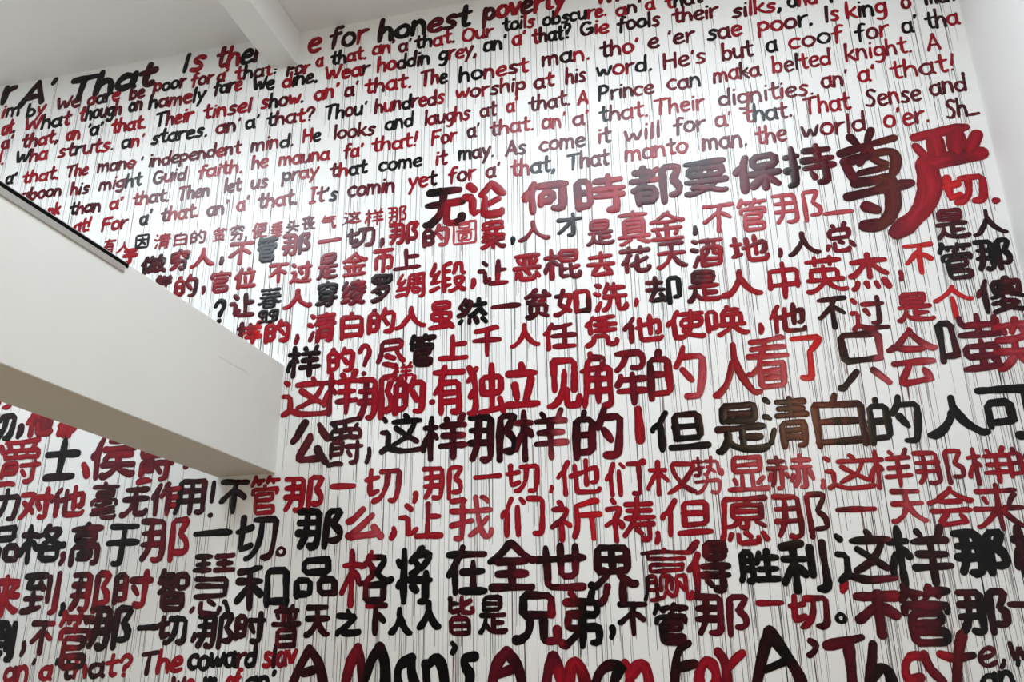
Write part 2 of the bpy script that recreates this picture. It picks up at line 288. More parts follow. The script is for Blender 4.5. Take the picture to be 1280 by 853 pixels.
    '任': [[7,43,2,42,0,39], [8,0,7,43,9,51,15,63], [20,55,38,56,54,60], [17,32,63,32], [41,3,41,54,42,57], [20,3,62,3]],
    '凭': [[8,50,4,48,1,45], [9,30,8,50,10,55,15,63], [18,46,61,46], [40,33,40,59], [20,33,60,33], [58,61,56,62,26,58,21,58], [0,0,6,2,10,5,14,11,15,21,44,21,45,4,47,1,60,1,63,6,62,10]],
    '他': [[10,0,10,40,9,43,10,50,16,61], [9,43,5,42,0,34], [27,55,27,7,29,2,34,1,57,1,61,3,63,7], [44,17,44,63], [19,34,25,35,30,39,41,42,46,45,56,48,60,49,60,24,59,21,56,20,53,20]],
    '使': [[10,44,10,41,10,0], [63,56,21,56], [0,34,0,36,6,43,10,44,11,52,17,63], [41,27,24,27,24,44,60,44,61,43,60,27,41,27], [18,2,21,1,27,3,33,7,33,11], [63,2,59,1,42,6,33,11,26,19], [37,9,37,13,41,20,42,30,42,63]],
    '唤': [[40,44,39,20,37,18,32,11,28,7,20,1,18,0,16,0], [63,1,59,0,52,5,39,20], [33,63,32,57,31,57,24,48,25,42,25,22], [25,45,40,44,46,45,53,45,54,44,54,22], [0,17,12,17,13,19,13,55,0,55,0,10], [32,57,50,56,49,54,46,47,46,45], [59,22,42,22,39,20,35,22,20,22]],
    '个': [[32,59,32,60,33,63], [31,0,31,41], [32,59,30,58,19,47,9,40,4,36,0,37], [32,59,48,43,60,36,63,37]],
    '傻': [[40,57,41,62,44,63], [31,15,26,17,22,15,19,15], [47,45,47,49,50,51,53,52], [35,32,20,26], [60,56,61,54,61,37,60,36,24,36,23,37,23,56,40,57,60,56], [31,15,39,8,39,6], [9,42,5,41,3,38,0,33,0,31], [36,25,35,21,30,20,31,15], [63,27,50,32,47,31], [10,0,10,39,9,42,10,48,15,62], [30,42,32,42,39,45,40,46,38,48], [19,0,20,0,28,2,36,4,41,7,45,7,46,9,54,16,54,20,37,20,35,21], [45,7,46,5,53,3,61,1], [32,51,51,43]],
    '独': [[8,54,11,54,15,60], [22,2,58,6,61,5], [4,23,10,30,13,31], [9,50,7,49,0,44], [43,26,26,26,25,27,26,48,59,48,59,26,43,26], [56,18,59,11,59,9,63,2], [43,5,43,63], [2,61,8,54,12,44,13,39,14,16,13,7,10,2,7,0,1,1]],
    '立': [[16,31,21,10], [3,48,60,48], [31,56,30,63], [49,38,42,14,39,6,38,0], [0,0,63,0]],
    '见': [[0,1,3,0,14,4,21,10,26,16,30,28,32,49], [36,24,36,9,37,4,38,2,44,1,58,1,61,2,63,5,63,12], [11,23,11,60,11,63,14,63,53,63,53,23]],
    '解': [[35,14,63,14], [34,41,37,43,42,48,44,54,45,60], [35,23,38,28,39,34], [38,28,61,28], [50,35,50,0], [21,0,25,0,27,4,26,45,6,45,0,43], [5,32,27,32], [9,63,9,58,7,56,4,50,4,21,3,12,0,0], [27,18,4,18], [15,4,15,42,19,46,21,53,21,57,9,58], [50,42,57,42,59,44,61,50,60,60,35,60]],
    '看': [[55,19,18,19], [18,10,55,10], [8,50,59,50], [24,40,25,47,28,53,29,60], [2,40,63,40], [0,17,4,17,14,26,17,26], [8,60,29,60,55,63,58,62], [18,30,53,29,55,29,55,0,18,0,18,24,17,27,18,30,21,39]],
    '了': [[15,2,19,0,25,0,32,0,35,2,36,6,36,41,38,44,47,48,58,56,62,59,63,63,0,63]],
    '只': [[57,32,11,31,10,62,57,63,57,32], [0,0,4,0,8,3,22,17], [63,1,54,10,44,17]],
    '会': [[33,63,32,61,33,58], [0,39,3,39,12,43,19,39,46,39,48,42,48,46], [15,41,15,45,16,47,30,59,33,58], [25,23,25,20,14,5,12,0,22,0,47,3,52,2,50,4,48,10,44,14], [4,24,58,24], [33,58,41,51,52,43,60,39,63,40]],
    '嗤': [[56,8,52,10], [63,0,59,2], [55,14,55,10,59,2], [42,32,42,1], [43,39,43,63], [59,2,51,1,21,0], [23,39,63,39], [0,11,1,56,14,56,14,19,14,17,1,17], [55,14,59,14,58,26,25,26,26,14,55,14], [60,60,60,50,58,50,25,50,25,60]],
    '笑': [[47,55,50,47], [15,55,18,46], [0,0,3,0,9,2,17,6,23,12,26,16,27,19,30,24,32,37], [3,50,6,54,8,56,9,63], [35,54,31,47], [33,51,37,56,39,63], [8,56,15,55,28,56], [37,56,62,55], [34,22,36,16,45,8,52,2,59,0,62,0], [57,40,55,41,32,37,6,36], [63,22,0,22]],
    '公': [[63,37,53,48,45,60], [0,36,2,36,7,41,13,51,20,63], [30,42,30,39,28,35,13,13,11,6,43,7,50,7,53,9], [46,21,51,14,53,9,57,5,60,0,61,0]],
    '爵': [[20,39,20,48], [50,56,48,53,47,49], [3,24,24,24], [38,48,38,39], [0,0,17,2,24,1], [32,26,63,26], [41,12,35,19], [28,49,29,54,28,56,27,61], [10,49,9,54,7,56,5,56], [43,3,45,2,50,3,52,4,53,5,54,32], [38,39,4,38,2,39,2,48,47,49,57,48,58,39,57,38,38,39], [55,63,23,60,0,60], [3,16,23,16,24,17,24,29,23,31,22,31,3,31,3,10]],
    '但': [[27,38,56,38], [63,3,20,3], [9,43,4,41,0,36,0,32], [17,63,10,49,9,43,10,40,10,0], [27,18,56,18,56,58,27,58,27,18]],
    '可': [[38,1,41,0,49,1,52,1,53,5,53,62], [0,63,53,62,63,63], [8,20,34,21,34,23,33,45,8,45,8,14]],
    '士': [[4,0,59,0], [31,0,31,63], [0,38,63,38]],
    '侯': [[8,41,3,40,0,35,0,31], [40,17,39,34], [63,2,60,1,51,5,45,10,40,17], [8,0,8,38,8,41,9,51,13,63], [62,19,42,19,40,17,35,19,18,19], [21,29,24,33,27,35,28,40], [17,1,20,0,28,4,34,10,37,16,40,17], [27,35,58,34], [19,46,62,46], [49,47,50,60,25,60]],
    '力': [[0,47,63,47,62,28,59,7,56,2,52,0,40,1], [27,63,27,42,23,25,13,10,5,4]],
    '对': [[18,22,22,20,27,11], [35,32,41,20], [20,29,16,27,7,35], [43,1,46,0,53,1,54,4,54,63], [33,45,63,45], [2,54,22,54,25,53,25,50,23,37,18,25,18,22,7,6,2,1,0,2]],
    '毫': [[1,24,1,32,61,32,62,24], [52,47,50,48,12,48,11,47,11,42,11,40,13,39,51,39,52,40,52,47], [10,24,17,23,26,24,28,23,30,24,48,26], [2,7,60,10], [32,56,30,61,27,63], [63,3,60,0,32,0,29,3,28,23], [55,18,5,15], [0,56,32,56,63,56]],
    '作': [[8,42,4,41,0,36], [39,18,62,18], [39,34,61,34], [35,62,32,56,31,51,30,50,21,37], [9,0,9,39,8,42,10,50,16,61,15,63], [39,50,39,0], [31,51,63,51]],
    '用': [[7,44,63,44], [63,24,7,24], [34,0,34,63], [0,3,4,12,7,28,7,63,60,63,63,63,63,60,63,4,62,1,59,0,48,1]],
    '们': [[33,56,28,63], [24,48,24,0], [13,63,9,51,7,40,8,37,8,0], [7,40,3,39,1,35,0,32], [51,1,58,0,61,1,63,4,63,61,42,62]],
    '权': [[47,15,45,15,34,5,27,1], [0,11,1,18,5,25,9,35,13,38,16,38,20,35,26,27,26,24], [24,48,2,48], [14,63,13,41,14,34,14,0], [42,24,47,18,51,24,59,43,61,51,61,56,59,57,32,57,36,36,47,15,59,4,63,1]],
    '势': [[26,32,22,33], [46,36,34,45,30,46], [40,63,38,46,32,37,26,32,28,24,24,15,16,7,9,2,0,0], [0,56,21,56], [0,43,22,46], [2,32,8,31,10,32,11,34,12,63], [28,56,53,56,54,36,56,33,61,32,63,35,62,40], [2,21,54,21,53,7,50,1,46,0,39,0,36,1]],
    '显': [[23,0,23,27], [10,49,54,49], [40,0,40,27], [9,20,13,11], [57,23,49,11], [63,0,0,0], [53,62,53,36,10,36,10,63,51,63,53,62]],
    '赫': [[25,28,28,21], [35,25,32,14], [36,54,59,54], [47,40,47,63], [0,17,3,30], [52,40,52,3,51,1,49,0,45,0], [34,40,61,40], [10,40,9,22,7,12,5,6], [43,40,42,23,41,14,36,3], [59,30,63,16], [19,40,19,4,18,1,13,0], [3,54,24,54], [14,40,14,63], [1,40,26,40]],
    '品': [[51,54,51,42,12,43,12,63,50,63,51,62,51,54], [63,4,38,4,38,28,63,28,63,4], [0,0,0,28,23,28,23,7,23,4,0,4]],
    '格': [[34,55,37,62], [34,55,53,55,53,52,52,48,44,37,38,42], [38,42,32,50,25,44,19,47,2,47], [12,0,12,63], [34,55,33,51,38,42,45,34,56,26,61,26,63,27], [54,22,32,22,27,25,24,24,21,24,19,32,16,36,12,37,8,34,0,14], [56,26,55,23,54,22,54,3,30,3,30,24,31,28,40,34,38,42]],
    '高': [[18,8,45,8,45,18,44,19,18,19,18,8], [32,63,32,58], [51,48,13,48,12,47,12,40,13,38,15,37,51,37,52,38,51,48], [63,57,32,58,0,57], [51,1,56,0,59,1,60,3,60,28,57,28,4,28,3,0]],
    '么': [[26,63,11,45,4,37,0,35], [2,4,5,3,7,4,17,4,49,6,57,8], [8,4,11,10,24,23,45,47], [49,22,55,13,57,8,60,5,63,0]],
    '我': [[57,55,50,62,46,62], [56,30,48,20,44,20], [46,13,44,14,42,14,31,5,28,4], [38,63,41,30,44,16,48,8,52,2,56,0,60,1,62,3,63,7,62,12], [31,26,21,25,14,22,0,20], [0,42,61,42], [0,58,5,58,22,61,17,56,16,2,12,0,5,1]],
    '祈': [[53,40,53,0], [12,0,12,32,14,32,18,30,23,25,23,23], [14,52,14,59,11,63], [63,40,33,40], [0,22,1,24,8,30,12,32,15,38,20,47,20,51,19,51,2,51], [28,4,31,12,33,26,33,56,34,57,41,58,57,63,61,62]],
    '祷': [[12,59,9,63], [39,16,45,9], [25,34,63,34], [61,55,27,55], [59,45,28,45], [20,22,20,25,16,30,14,31,8,30,0,24], [35,23,62,23], [47,1,53,0,55,1,56,4,56,27], [23,7,33,21,35,23,41,48,42,63], [1,50,18,50,18,45,12,35,11,31,11,0]],
    '愿': [[57,45,18,45], [12,6,15,14], [37,54,36,57,40,59], [35,16,41,10], [62,63,7,63,5,22,4,11,0,1], [50,30,61,23,61,24], [26,31,23,30,17,25,10,24], [63,6,57,15], [51,8,52,4,50,1,28,1,26,1,24,5,24,14], [28,23,31,22,37,23,37,35], [57,53,37,54,19,53,18,52,19,36,37,35,56,36,57,37,57,53]],
    '来': [[13,44,16,37], [37,24,36,30,61,30], [1,30,25,30,33,28,46,14,52,9,59,4,63,5], [29,29,14,13,5,6,2,4,0,5], [5,54,57,54], [31,63,31,31,29,29,31,26,31,0], [54,48,50,46,46,36]],
    '到': [[46,58,46,17], [63,63,63,4,62,2,60,0,53,0,52,1], [18,7,18,32], [2,24,34,24], [28,49,30,46,31,43,35,39], [0,3,13,5,18,7,24,7,33,9], [37,60,0,60], [32,42,5,40,6,44,12,55,13,59]],
    '时': [[0,35,19,35], [32,36,41,22], [28,48,63,48], [38,2,42,0,50,0,53,2,54,4,54,63], [0,7,0,57,18,57,19,16,19,14,0,13]],
    '智': [[12,12,55,12], [12,35,4,29,2,28,0,28], [30,33,29,32,19,39,12,35], [2,51,5,56,7,57,8,63], [31,45,0,45], [17,56,16,40,12,35], [7,57,17,56,29,57], [40,56,41,35,63,35,62,56,40,56], [55,24,13,24,12,0,55,0,55,24]],
    '慧': [[3,4,5,8], [55,30,8,30], [35,63,61,63], [29,15,30,15,38,10], [0,48,26,48], [56,13,57,12,63,2], [14,48,14,63], [3,55,24,55], [1,63,25,63], [34,48,63,48], [48,63,48,48], [37,55,60,55], [49,6,48,3,46,1,43,0,24,0,19,1,17,4,17,12], [6,38,55,38,55,22,54,20,6,20]],
    '和': [[63,9,40,9], [30,21,30,23,22,32,15,34,12,31,8,24,1,12,0,9], [2,42,31,42], [17,59,17,45,16,37,17,30,17,0], [4,58,17,59,20,61,29,63], [63,4,63,57,43,57,40,57,39,54,39,3]],
    '将': [[34,13,28,19,26,19], [35,48,40,42,40,40], [1,19,6,24,11,26], [12,0,11,26,12,62], [41,1,45,0,50,0,54,1,54,35], [22,26,63,26], [12,43,6,43,0,50], [25,49,38,57,59,56,58,51,46,41,40,40,37,37,25,33], [40,57,42,61,46,63]],
    '在': [[10,30,6,29,0,24], [63,52,1,52], [25,63,23,55,17,44,12,36,10,30,11,27,11,0], [43,2,43,42], [25,28,60,28], [22,1,63,1]],
    '全': [[29,1,29,37], [11,19,49,19], [51,44,51,39,49,37,12,37,9,38,8,39,10,44], [1,0,29,1,58,0], [63,38,59,38,54,41,45,48,35,59,27,63,20,53,10,44,0,38]],
    '世': [[52,62,51,18,32,17,31,63], [61,0,11,1,11,61], [0,44,63,44]],
    '界': [[47,26,43,20,43,0], [31,63,31,37], [52,50,10,50], [23,36,22,32,12,24,5,19,0,20], [21,20,20,14,18,8,11,1,7,0], [63,21,58,20,47,26,41,31,40,35,37,37,26,37,23,36,21,37,10,37,10,63,52,63,52,37,41,37,39,36]],
    '赢': [[4,12,15,12], [30,10,29,13,30,23], [8,58,8,51,9,50,57,50], [4,21,15,21], [32,59,31,62,29,63], [53,43,10,43,9,38,10,36,12,36,52,36,53,37,53,43], [43,21,46,21,48,19,52,11,55,11], [8,0,14,0,16,1,21,1,25,4,27,9,30,10], [62,58,32,59,8,58,0,58], [0,1,4,12,5,29,15,29,16,28,16,1], [22,12,22,27,23,29,24,29,36,28,36,12], [62,8,63,7,62,1,57,0,56,2,55,27,55,29,53,29,43,29,43,13,41,6,39,4,35,4,30,10]],
    '得': [[28,51,58,51], [21,20,63,20], [3,51,15,63,17,63], [29,14,35,7], [0,28,6,34,10,35], [15,46,11,38,10,35,11,32,11,0], [41,1,44,0,50,1,52,3,52,31], [58,51,58,41,28,41,28,61,57,61,58,60,58,51], [23,31,62,31]],
    '胜': [[4,25,20,25], [20,44,5,44], [33,59,32,48,27,39], [28,2,63,2], [32,48,62,48], [46,2,46,63], [31,25,60,25], [0,2,2,9,4,19,5,61,19,61,20,5,18,1,13,0]],
    '利': [[44,19,44,55], [33,41,2,41], [18,0,18,27,17,38,18,59], [32,20,23,29,21,29,16,33,14,32,3,15,0,11,0,8], [51,0,58,0,61,1,63,4,63,62], [2,57,18,59,30,63,33,62]],
    '普': [[17,57,18,61,17,63], [44,57,45,61,46,63], [9,50,11,45], [11,13,52,13], [24,56,24,36], [39,56,39,36], [52,0,11,0,11,25,50,26,52,25,52,0], [54,50,51,43,47,41], [59,56,44,57,39,56,4,56], [63,35,0,35]],
    '之': [[33,56,29,63], [63,6,59,4,28,4,19,6,15,10,14,11], [3,49,50,49,52,48,51,44,47,40,32,26,15,13,14,11,8,11,2,7,0,3,0,0]],
    '下': [[30,62,30,0], [58,28,42,39,34,43,30,43], [0,63,63,63]],
    '皆': [[52,13,2,13], [22,26,24,33], [0,54,22,54], [55,57,42,52,33,51], [62,44,63,42,61,37,57,36,36,37,33,39,33,63], [52,0,52,25,22,26,2,25,2,0,52,0], [0,63,0,38,24,41]],
    '兄': [[62,14,63,6,61,1,58,0,44,0,42,2,41,5,41,35], [0,2,7,2,13,6,17,10,21,21,22,35], [55,36,54,63,11,63,11,35,55,36]],
    '弟': [[51,63,47,54,47,52], [34,51,34,25,33,21,34,16,34,0], [0,4,3,3,7,3,13,6,25,14,33,21], [14,63,18,60,20,56,20,51], [7,51,47,52,60,51,60,37,11,37,10,36,9,28,9,22,28,22,33,21,36,22,62,22,63,16,61,6,57,4,50,4]],
    '圖': [[38,21,38,15,25,15,24,17,25,24,38,24,38,21], [9,38,54,38], [31,31,31,45], [49,30,49,9,14,9,14,31,31,31,49,30], [63,63,0,62,0,0,63,0,63,63], [16,46,15,54,17,55,44,55,46,54,46,46,31,45,16,46]],
}
def han(ch):
    return [[(s[i] / 63, s[i+1] / 63) for i in range(0, len(s), 2)] for s in HAN[ch]]

# hand lettering: (advance width, strokes); x height 1, capitals and ascenders 1.55
def arc(cx, cy, rx, ry, a0, a1, n=7):
    return [(cx + rx*math.cos(math.radians(a0+(a1-a0)*i/n)), cy + ry*math.sin(math.radians(a0+(a1-a0)*i/n))) for i in range(n+1)]
LAT = {
 'a': (.95, [arc(.42,.48,.40,.47,60,395,9), [(.80,1.0),(.78,.5),(.80,.15),(.95,.02)]]),
 'b': (.9, [[(.05,1.6),(.06,.8),(.06,.0)], arc(.42,.48,.36,.46,150,-150,8)]),
 'c': (.8, [arc(.45,.5,.42,.48,50,310,8)]),
 'd': (.95, [arc(.42,.45,.38,.43,40,330,8), [(.82,1.6),(.80,.8),(.80,.02)]]),
 'e': (.88, [[(.08,.50),(.45,.52),(.78,.62),(.72,.90),(.45,1.0),(.15,.80),(.05,.45),(.2,.08),(.5,.0),(.82,.15)]]),
 'f': (.72, [[(.72,1.5),(.5,1.6),(.32,1.35),(.30,.7),(.28,-.1)], [(.0,.85),(.35,.88),(.66,.95)]]),
 'g': (.9, [arc(.42,.55,.38,.42,40,340,8), [(.80,.98),(.80,.3),(.74,-.35),(.45,-.55),(.1,-.42)]]),
 'h': (.9, [[(.08,1.6),(.07,.8),(.06,.0)], [(.08,.55),(.3,.92),(.6,.92),(.74,.6),(.78,.0)]]),
 'i': (.32, [[(.16,.95),(.14,.5),(.14,.0)], [(.18,1.38),(.2,1.42)]]),
 'k': (.82, [[(.08,1.6),(.06,.8),(.06,.0)], [(.72,.98),(.4,.65),(.10,.45)], [(.25,.55),(.5,.25),(.80,.0)]]),
 'l': (.32, [[(.16,1.6),(.14,.8),(.14,.0)]]),
 'm': (1.35, [[(.06,1.0),(.06,.5),(.06,.0)], [(.06,.6),(.28,.95),(.5,.92),(.6,.6),(.60,.02)], [(.60,.6),(.82,.95),(1.08,.92),(1.18,.55),(1.22,.0)]]),
 'n': (.9, [[(.06,1.0),(.06,.5),(.06,.0)], [(.06,.6),(.28,.95),(.56,.94),(.72,.6),(.76,.0)]]),
 'o': (.92, [arc(.45,.5,.41,.47,100,460,10)]),
 'p': (.88, [[(.06,1.0),(.06,.3),(.06,-.5)], arc(.42,.55,.36,.42,150,-150,8)]),
 'r': (.68, [[(.08,1.0),(.10,.5),(.10,.0)], [(.10,.55),(.25,.82),(.45,.95),(.68,.98)]]),
 's': (.78, [[(.70,.86),(.45,1.0),(.18,.86),(.22,.60),(.55,.46),(.66,.22),(.42,.0),(.06,.08)]]),
 'S': (.95, [[(.88,1.30),(.60,1.52),(.25,1.40),(.20,1.05),(.55,.78),(.80,.50),(.62,.08),(.30,.0),(.04,.14)]]),
 't': (.72, [[(.34,1.5),(.32,.8),(.34,.2),(.5,.02),(.70,.12)], [(.0,.95),(.35,.98),(.70,1.05)]]),
 'u': (.92, [[(.06,1.0),(.06,.4),(.2,.05),(.5,.05),(.74,.4)], [(.78,1.0),(.76,.5),(.80,.0)]]),
 'v': (.82, [[(.04,1.0),(.22,.45),(.38,.02),(.55,.45),(.78,1.0)]]),
 'w': (1.2, [[(.04,1.0),(.15,.45),(.28,.02),(.44,.4),(.58,.85),(.70,.4),(.84,.02),(1.0,.45),(1.15,1.0)]]),
 'y': (.85, [[(.06,1.0),(.2,.6),(.38,.30)], [(.80,1.05),(.5,.35),(.12,-.55)]]),
 'A': (1.15, [[(.02,.0),(.30,.8),(.58,1.5)], [(.58,1.5),(.82,.75),(1.06,.0)], [(.22,.48),(.55,.50),(.92,.50)]]),
 'F': (.95, [[(.10,1.5),(.08,.8),(.06,.0)], [(.06,1.48),(.5,1.52),(.90,1.56)], [(.10,.80),(.4,.84),(.76,.86)]]),
 'G': (1.15, [arc(.55,.75,.50,.73,50,330,9), [(.60,.68),(.85,.70),(1.02,.70)], [(1.02,.70),(1.0,.4),(.98,.2)]]),
 'H': (1.1, [[(.08,1.5),(.08,.8),(.06,.0)], [(.94,1.5),(.94,.8),(.96,.0)], [(.10,.76),(.5,.78),(.92,.80)]]),
 'I': (.4, [[(.2,1.5),(.17,.8),(.16,.0)]]),
 'J': (.85, [[(.10,1.5),(.45,1.5),(.80,1.5)], [(.45,1.5),(.43,.8),(.42,.02)], [(.08,.02),(.45,.0),(.80,.02)]]),
 'M': (1.6, [[(.05,.0),(.25,.8),(.48,1.5)], [(.48,1.5),(.62,1.0),(.74,.45)], [(.74,.45),(.90,1.05),(1.08,1.5)], [(1.08,1.5),(1.30,.9),(1.45,.0)]]),
 'O': (1.25, [arc(.6,.75,.56,.72,100,460,12)]),
 'P': (1.0, [[(.10,1.5),(.08,.8),(.06,.0)], [(.10,1.45),(.5,1.55),(.86,1.3),(.80,.9),(.5,.74),(.12,.70)]]),
 'T': (1.15, [[(.02,1.45),(.5,1.5),(1.10,1.55)], [(.56,1.48),(.52,.8),(.50,.0)]]),
 'W': (1.55, [[(.04,1.45),(.2,.7),(.36,.02),(.56,.6),(.74,1.2),(.90,.6),(1.08,.02),(1.3,.7),(1.5,1.5)]]),
 '.': (.35, [[(.14,.05),(.17,.10)]]),
 ',': (.35, [[(.20,.14),(.18,-.05),(.06,-.24)]]),
 "'": (.35, [[(.20,1.42),(.14,1.18)]]),
 '|': (.7, [[(.34,1.5),(.32,.8),(.31,.02)], [(.10,1.5),(.58,1.52)], [(.06,.0),(.56,.04)]]),
 '!': (.45, [[(.28,1.55),(.22,1.0),(.18,.52)], [(.14,.08),(.16,.12)]]),
 '?': (.85, [[(.08,1.15),(.2,1.48),(.5,1.55),(.74,1.25),(.60,.90),(.38,.68),(.36,.42)], [(.34,.06),(.36,.10)]]),
 '_': (.9, [[(.0,.05),(.45,.06),(.85,.10)]]),
 '^': (.6, [[(.05,1.55),(.30,1.30),(.55,1.60)]]),
}
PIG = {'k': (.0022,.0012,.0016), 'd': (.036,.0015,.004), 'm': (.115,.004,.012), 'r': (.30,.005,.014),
       'b': (.50,.010,.014), 'p': (.42,.055,.07), 'n': (.09,.012,.006), 'g': (.006,.004,.005)}  # n: brown, warm lamp glow on 清, 白 and 尊 put into the paint colour
ORDER = 'kdmrb'

def smooth(pts, passes=2, cap=None):
    """corner cutting that keeps the ends; cap limits how far from a corner it may cut"""
    for _ in range(passes):
        if len(pts) < 3: return pts
        out = [pts[0]]
        for i, (a, b) in enumerate(zip(pts, pts[1:])):
            L = math.hypot(b[0]-a[0], b[1]-a[1]) or 1e-6
            t = .24 if cap is None else min(.3, cap/L)
            if i > 0: out.append((a[0]+(b[0]-a[0])*t, a[1]+(b[1]-a[1])*t))
            if i < len(pts)-2: out.append((a[0]+(b[0]-a[0])*(1-t), a[1]+(b[1]-a[1])*(1-t)))
        out.append(pts[-1])
        pts = out
    return pts
def resample(P, step):
    out = [P[0]]
    for a, b in zip(P, P[1:]):
        L = math.hypot(b[0]-a[0], b[1]-a[1])
        n = max(1, int(L/step))
        for i in range(1, n+1):
            out.append((a[0]+(b[0]-a[0])*i/n, a[1]+(b[1]-a[1])*i/n))
    # drop near duplicates
    o2 = [out[0]]
    for p in out[1:]:
        if math.hypot(p[0]-o2[-1][0], p[1]-o2[-1][1]) > step*.3: o2.append(p)
    if len(o2) == 1: o2.append((o2[0][0]+step*.3, o2[0][1]))
    return o2

class Paint:
    def __init__(s): s.v=[]; s.f=[]; s.c=[]; s.uv=[]
    def ribbon(s, P, W, lift, cols, dome, seed, caps=True):
        """P centre line on the wall (x,z) in metres, W half widths, lift = distance from the wall"""
        n = len(P); base = len(s.v)
        T = []
        for i in range(n):
            a, b = P[max(0,i-1)], P[min(n-1,i+1)]
            dx, dz = b[0]-a[0], b[1]-a[1]; L = math.hypot(dx, dz) or 1
            T.append((dx/L, dz/L))
        rows = []
        S_ = 0
        if caps:
            w = W[0]; t = T[0]
            rows.append((P[0][0]-t[0]*w*.92, P[0][1]-t[1]*w*.92, t, w*.38, cols[0], -w*.9))
            rows.append((P[0][0]-t[0]*w*.55, P[0][1]-t[1]*w*.55, t, w*.82, cols[0], -w*.55))
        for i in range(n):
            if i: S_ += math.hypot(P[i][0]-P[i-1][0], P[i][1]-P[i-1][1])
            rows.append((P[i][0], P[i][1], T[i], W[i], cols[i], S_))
        if caps:
            w = W[-1]; t = T[-1]
            rows.append((P[-1][0]+t[0]*w*.55, P[-1][1]+t[1]*w*.55, t, w*.82, cols[-1], S_+w*.55))
            rows.append((P[-1][0]+t[0]*w*.92, P[-1][1]+t[1]*w*.92, t, w*.38, cols[-1], S_+w*.9))
        for (x, z, t, w, c, u) in rows:
            nx, nz = -t[1], t[0]
            for k, o in ((-1, 0), (0, 1), (1, 0)):
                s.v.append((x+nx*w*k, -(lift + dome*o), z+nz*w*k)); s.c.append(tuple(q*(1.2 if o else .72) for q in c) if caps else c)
                s.uv.append((u/max(W[n//2],1e-4)*.12 + seed, k*.5 + seed*3.7))
        for r in range(len(rows)-1):
            a = base + r*3; b = a + 3
            s.f.append((a, b, b+1, a+1)); s.f.append((a+1, b+1, b+2, a+2))
    def build(s, name, parent, kind=None):
        me = bpy.data.meshes.new(name)
        v = np.array(s.v); org = np.array(parent.location) if parent else np.zeros(3)
        me.from_pydata((v-org).tolist(), [], s.f)
        # face the room
        me.flip_normals() if me.polygons and me.polygons[0].normal.y > 0 else None
        ca = me.color_attributes.new('pigment', 'FLOAT_COLOR', 'POINT')
        ca.data.foreach_set('color', np.array([(*c, 1) for c in s.c], dtype=np.float32).ravel())
        uvl = me.uv_layers.new(name='brush')
        idx = np.zeros(len(me.loops), dtype=np.int32); me.loops.foreach_get('vertex_index', idx)
        uvl.data.foreach_set('uv', np.array(s.uv, dtype=np.float32)[idx].ravel())
        me.polygons.foreach_set('use_smooth', [True]*len(me.polygons))
        me.materials.append(M_PAINT)
        o = bpy.data.objects.new(name, me); C.objects.link(o); o.parent = parent
        if kind: o['kind'] = kind
        return o

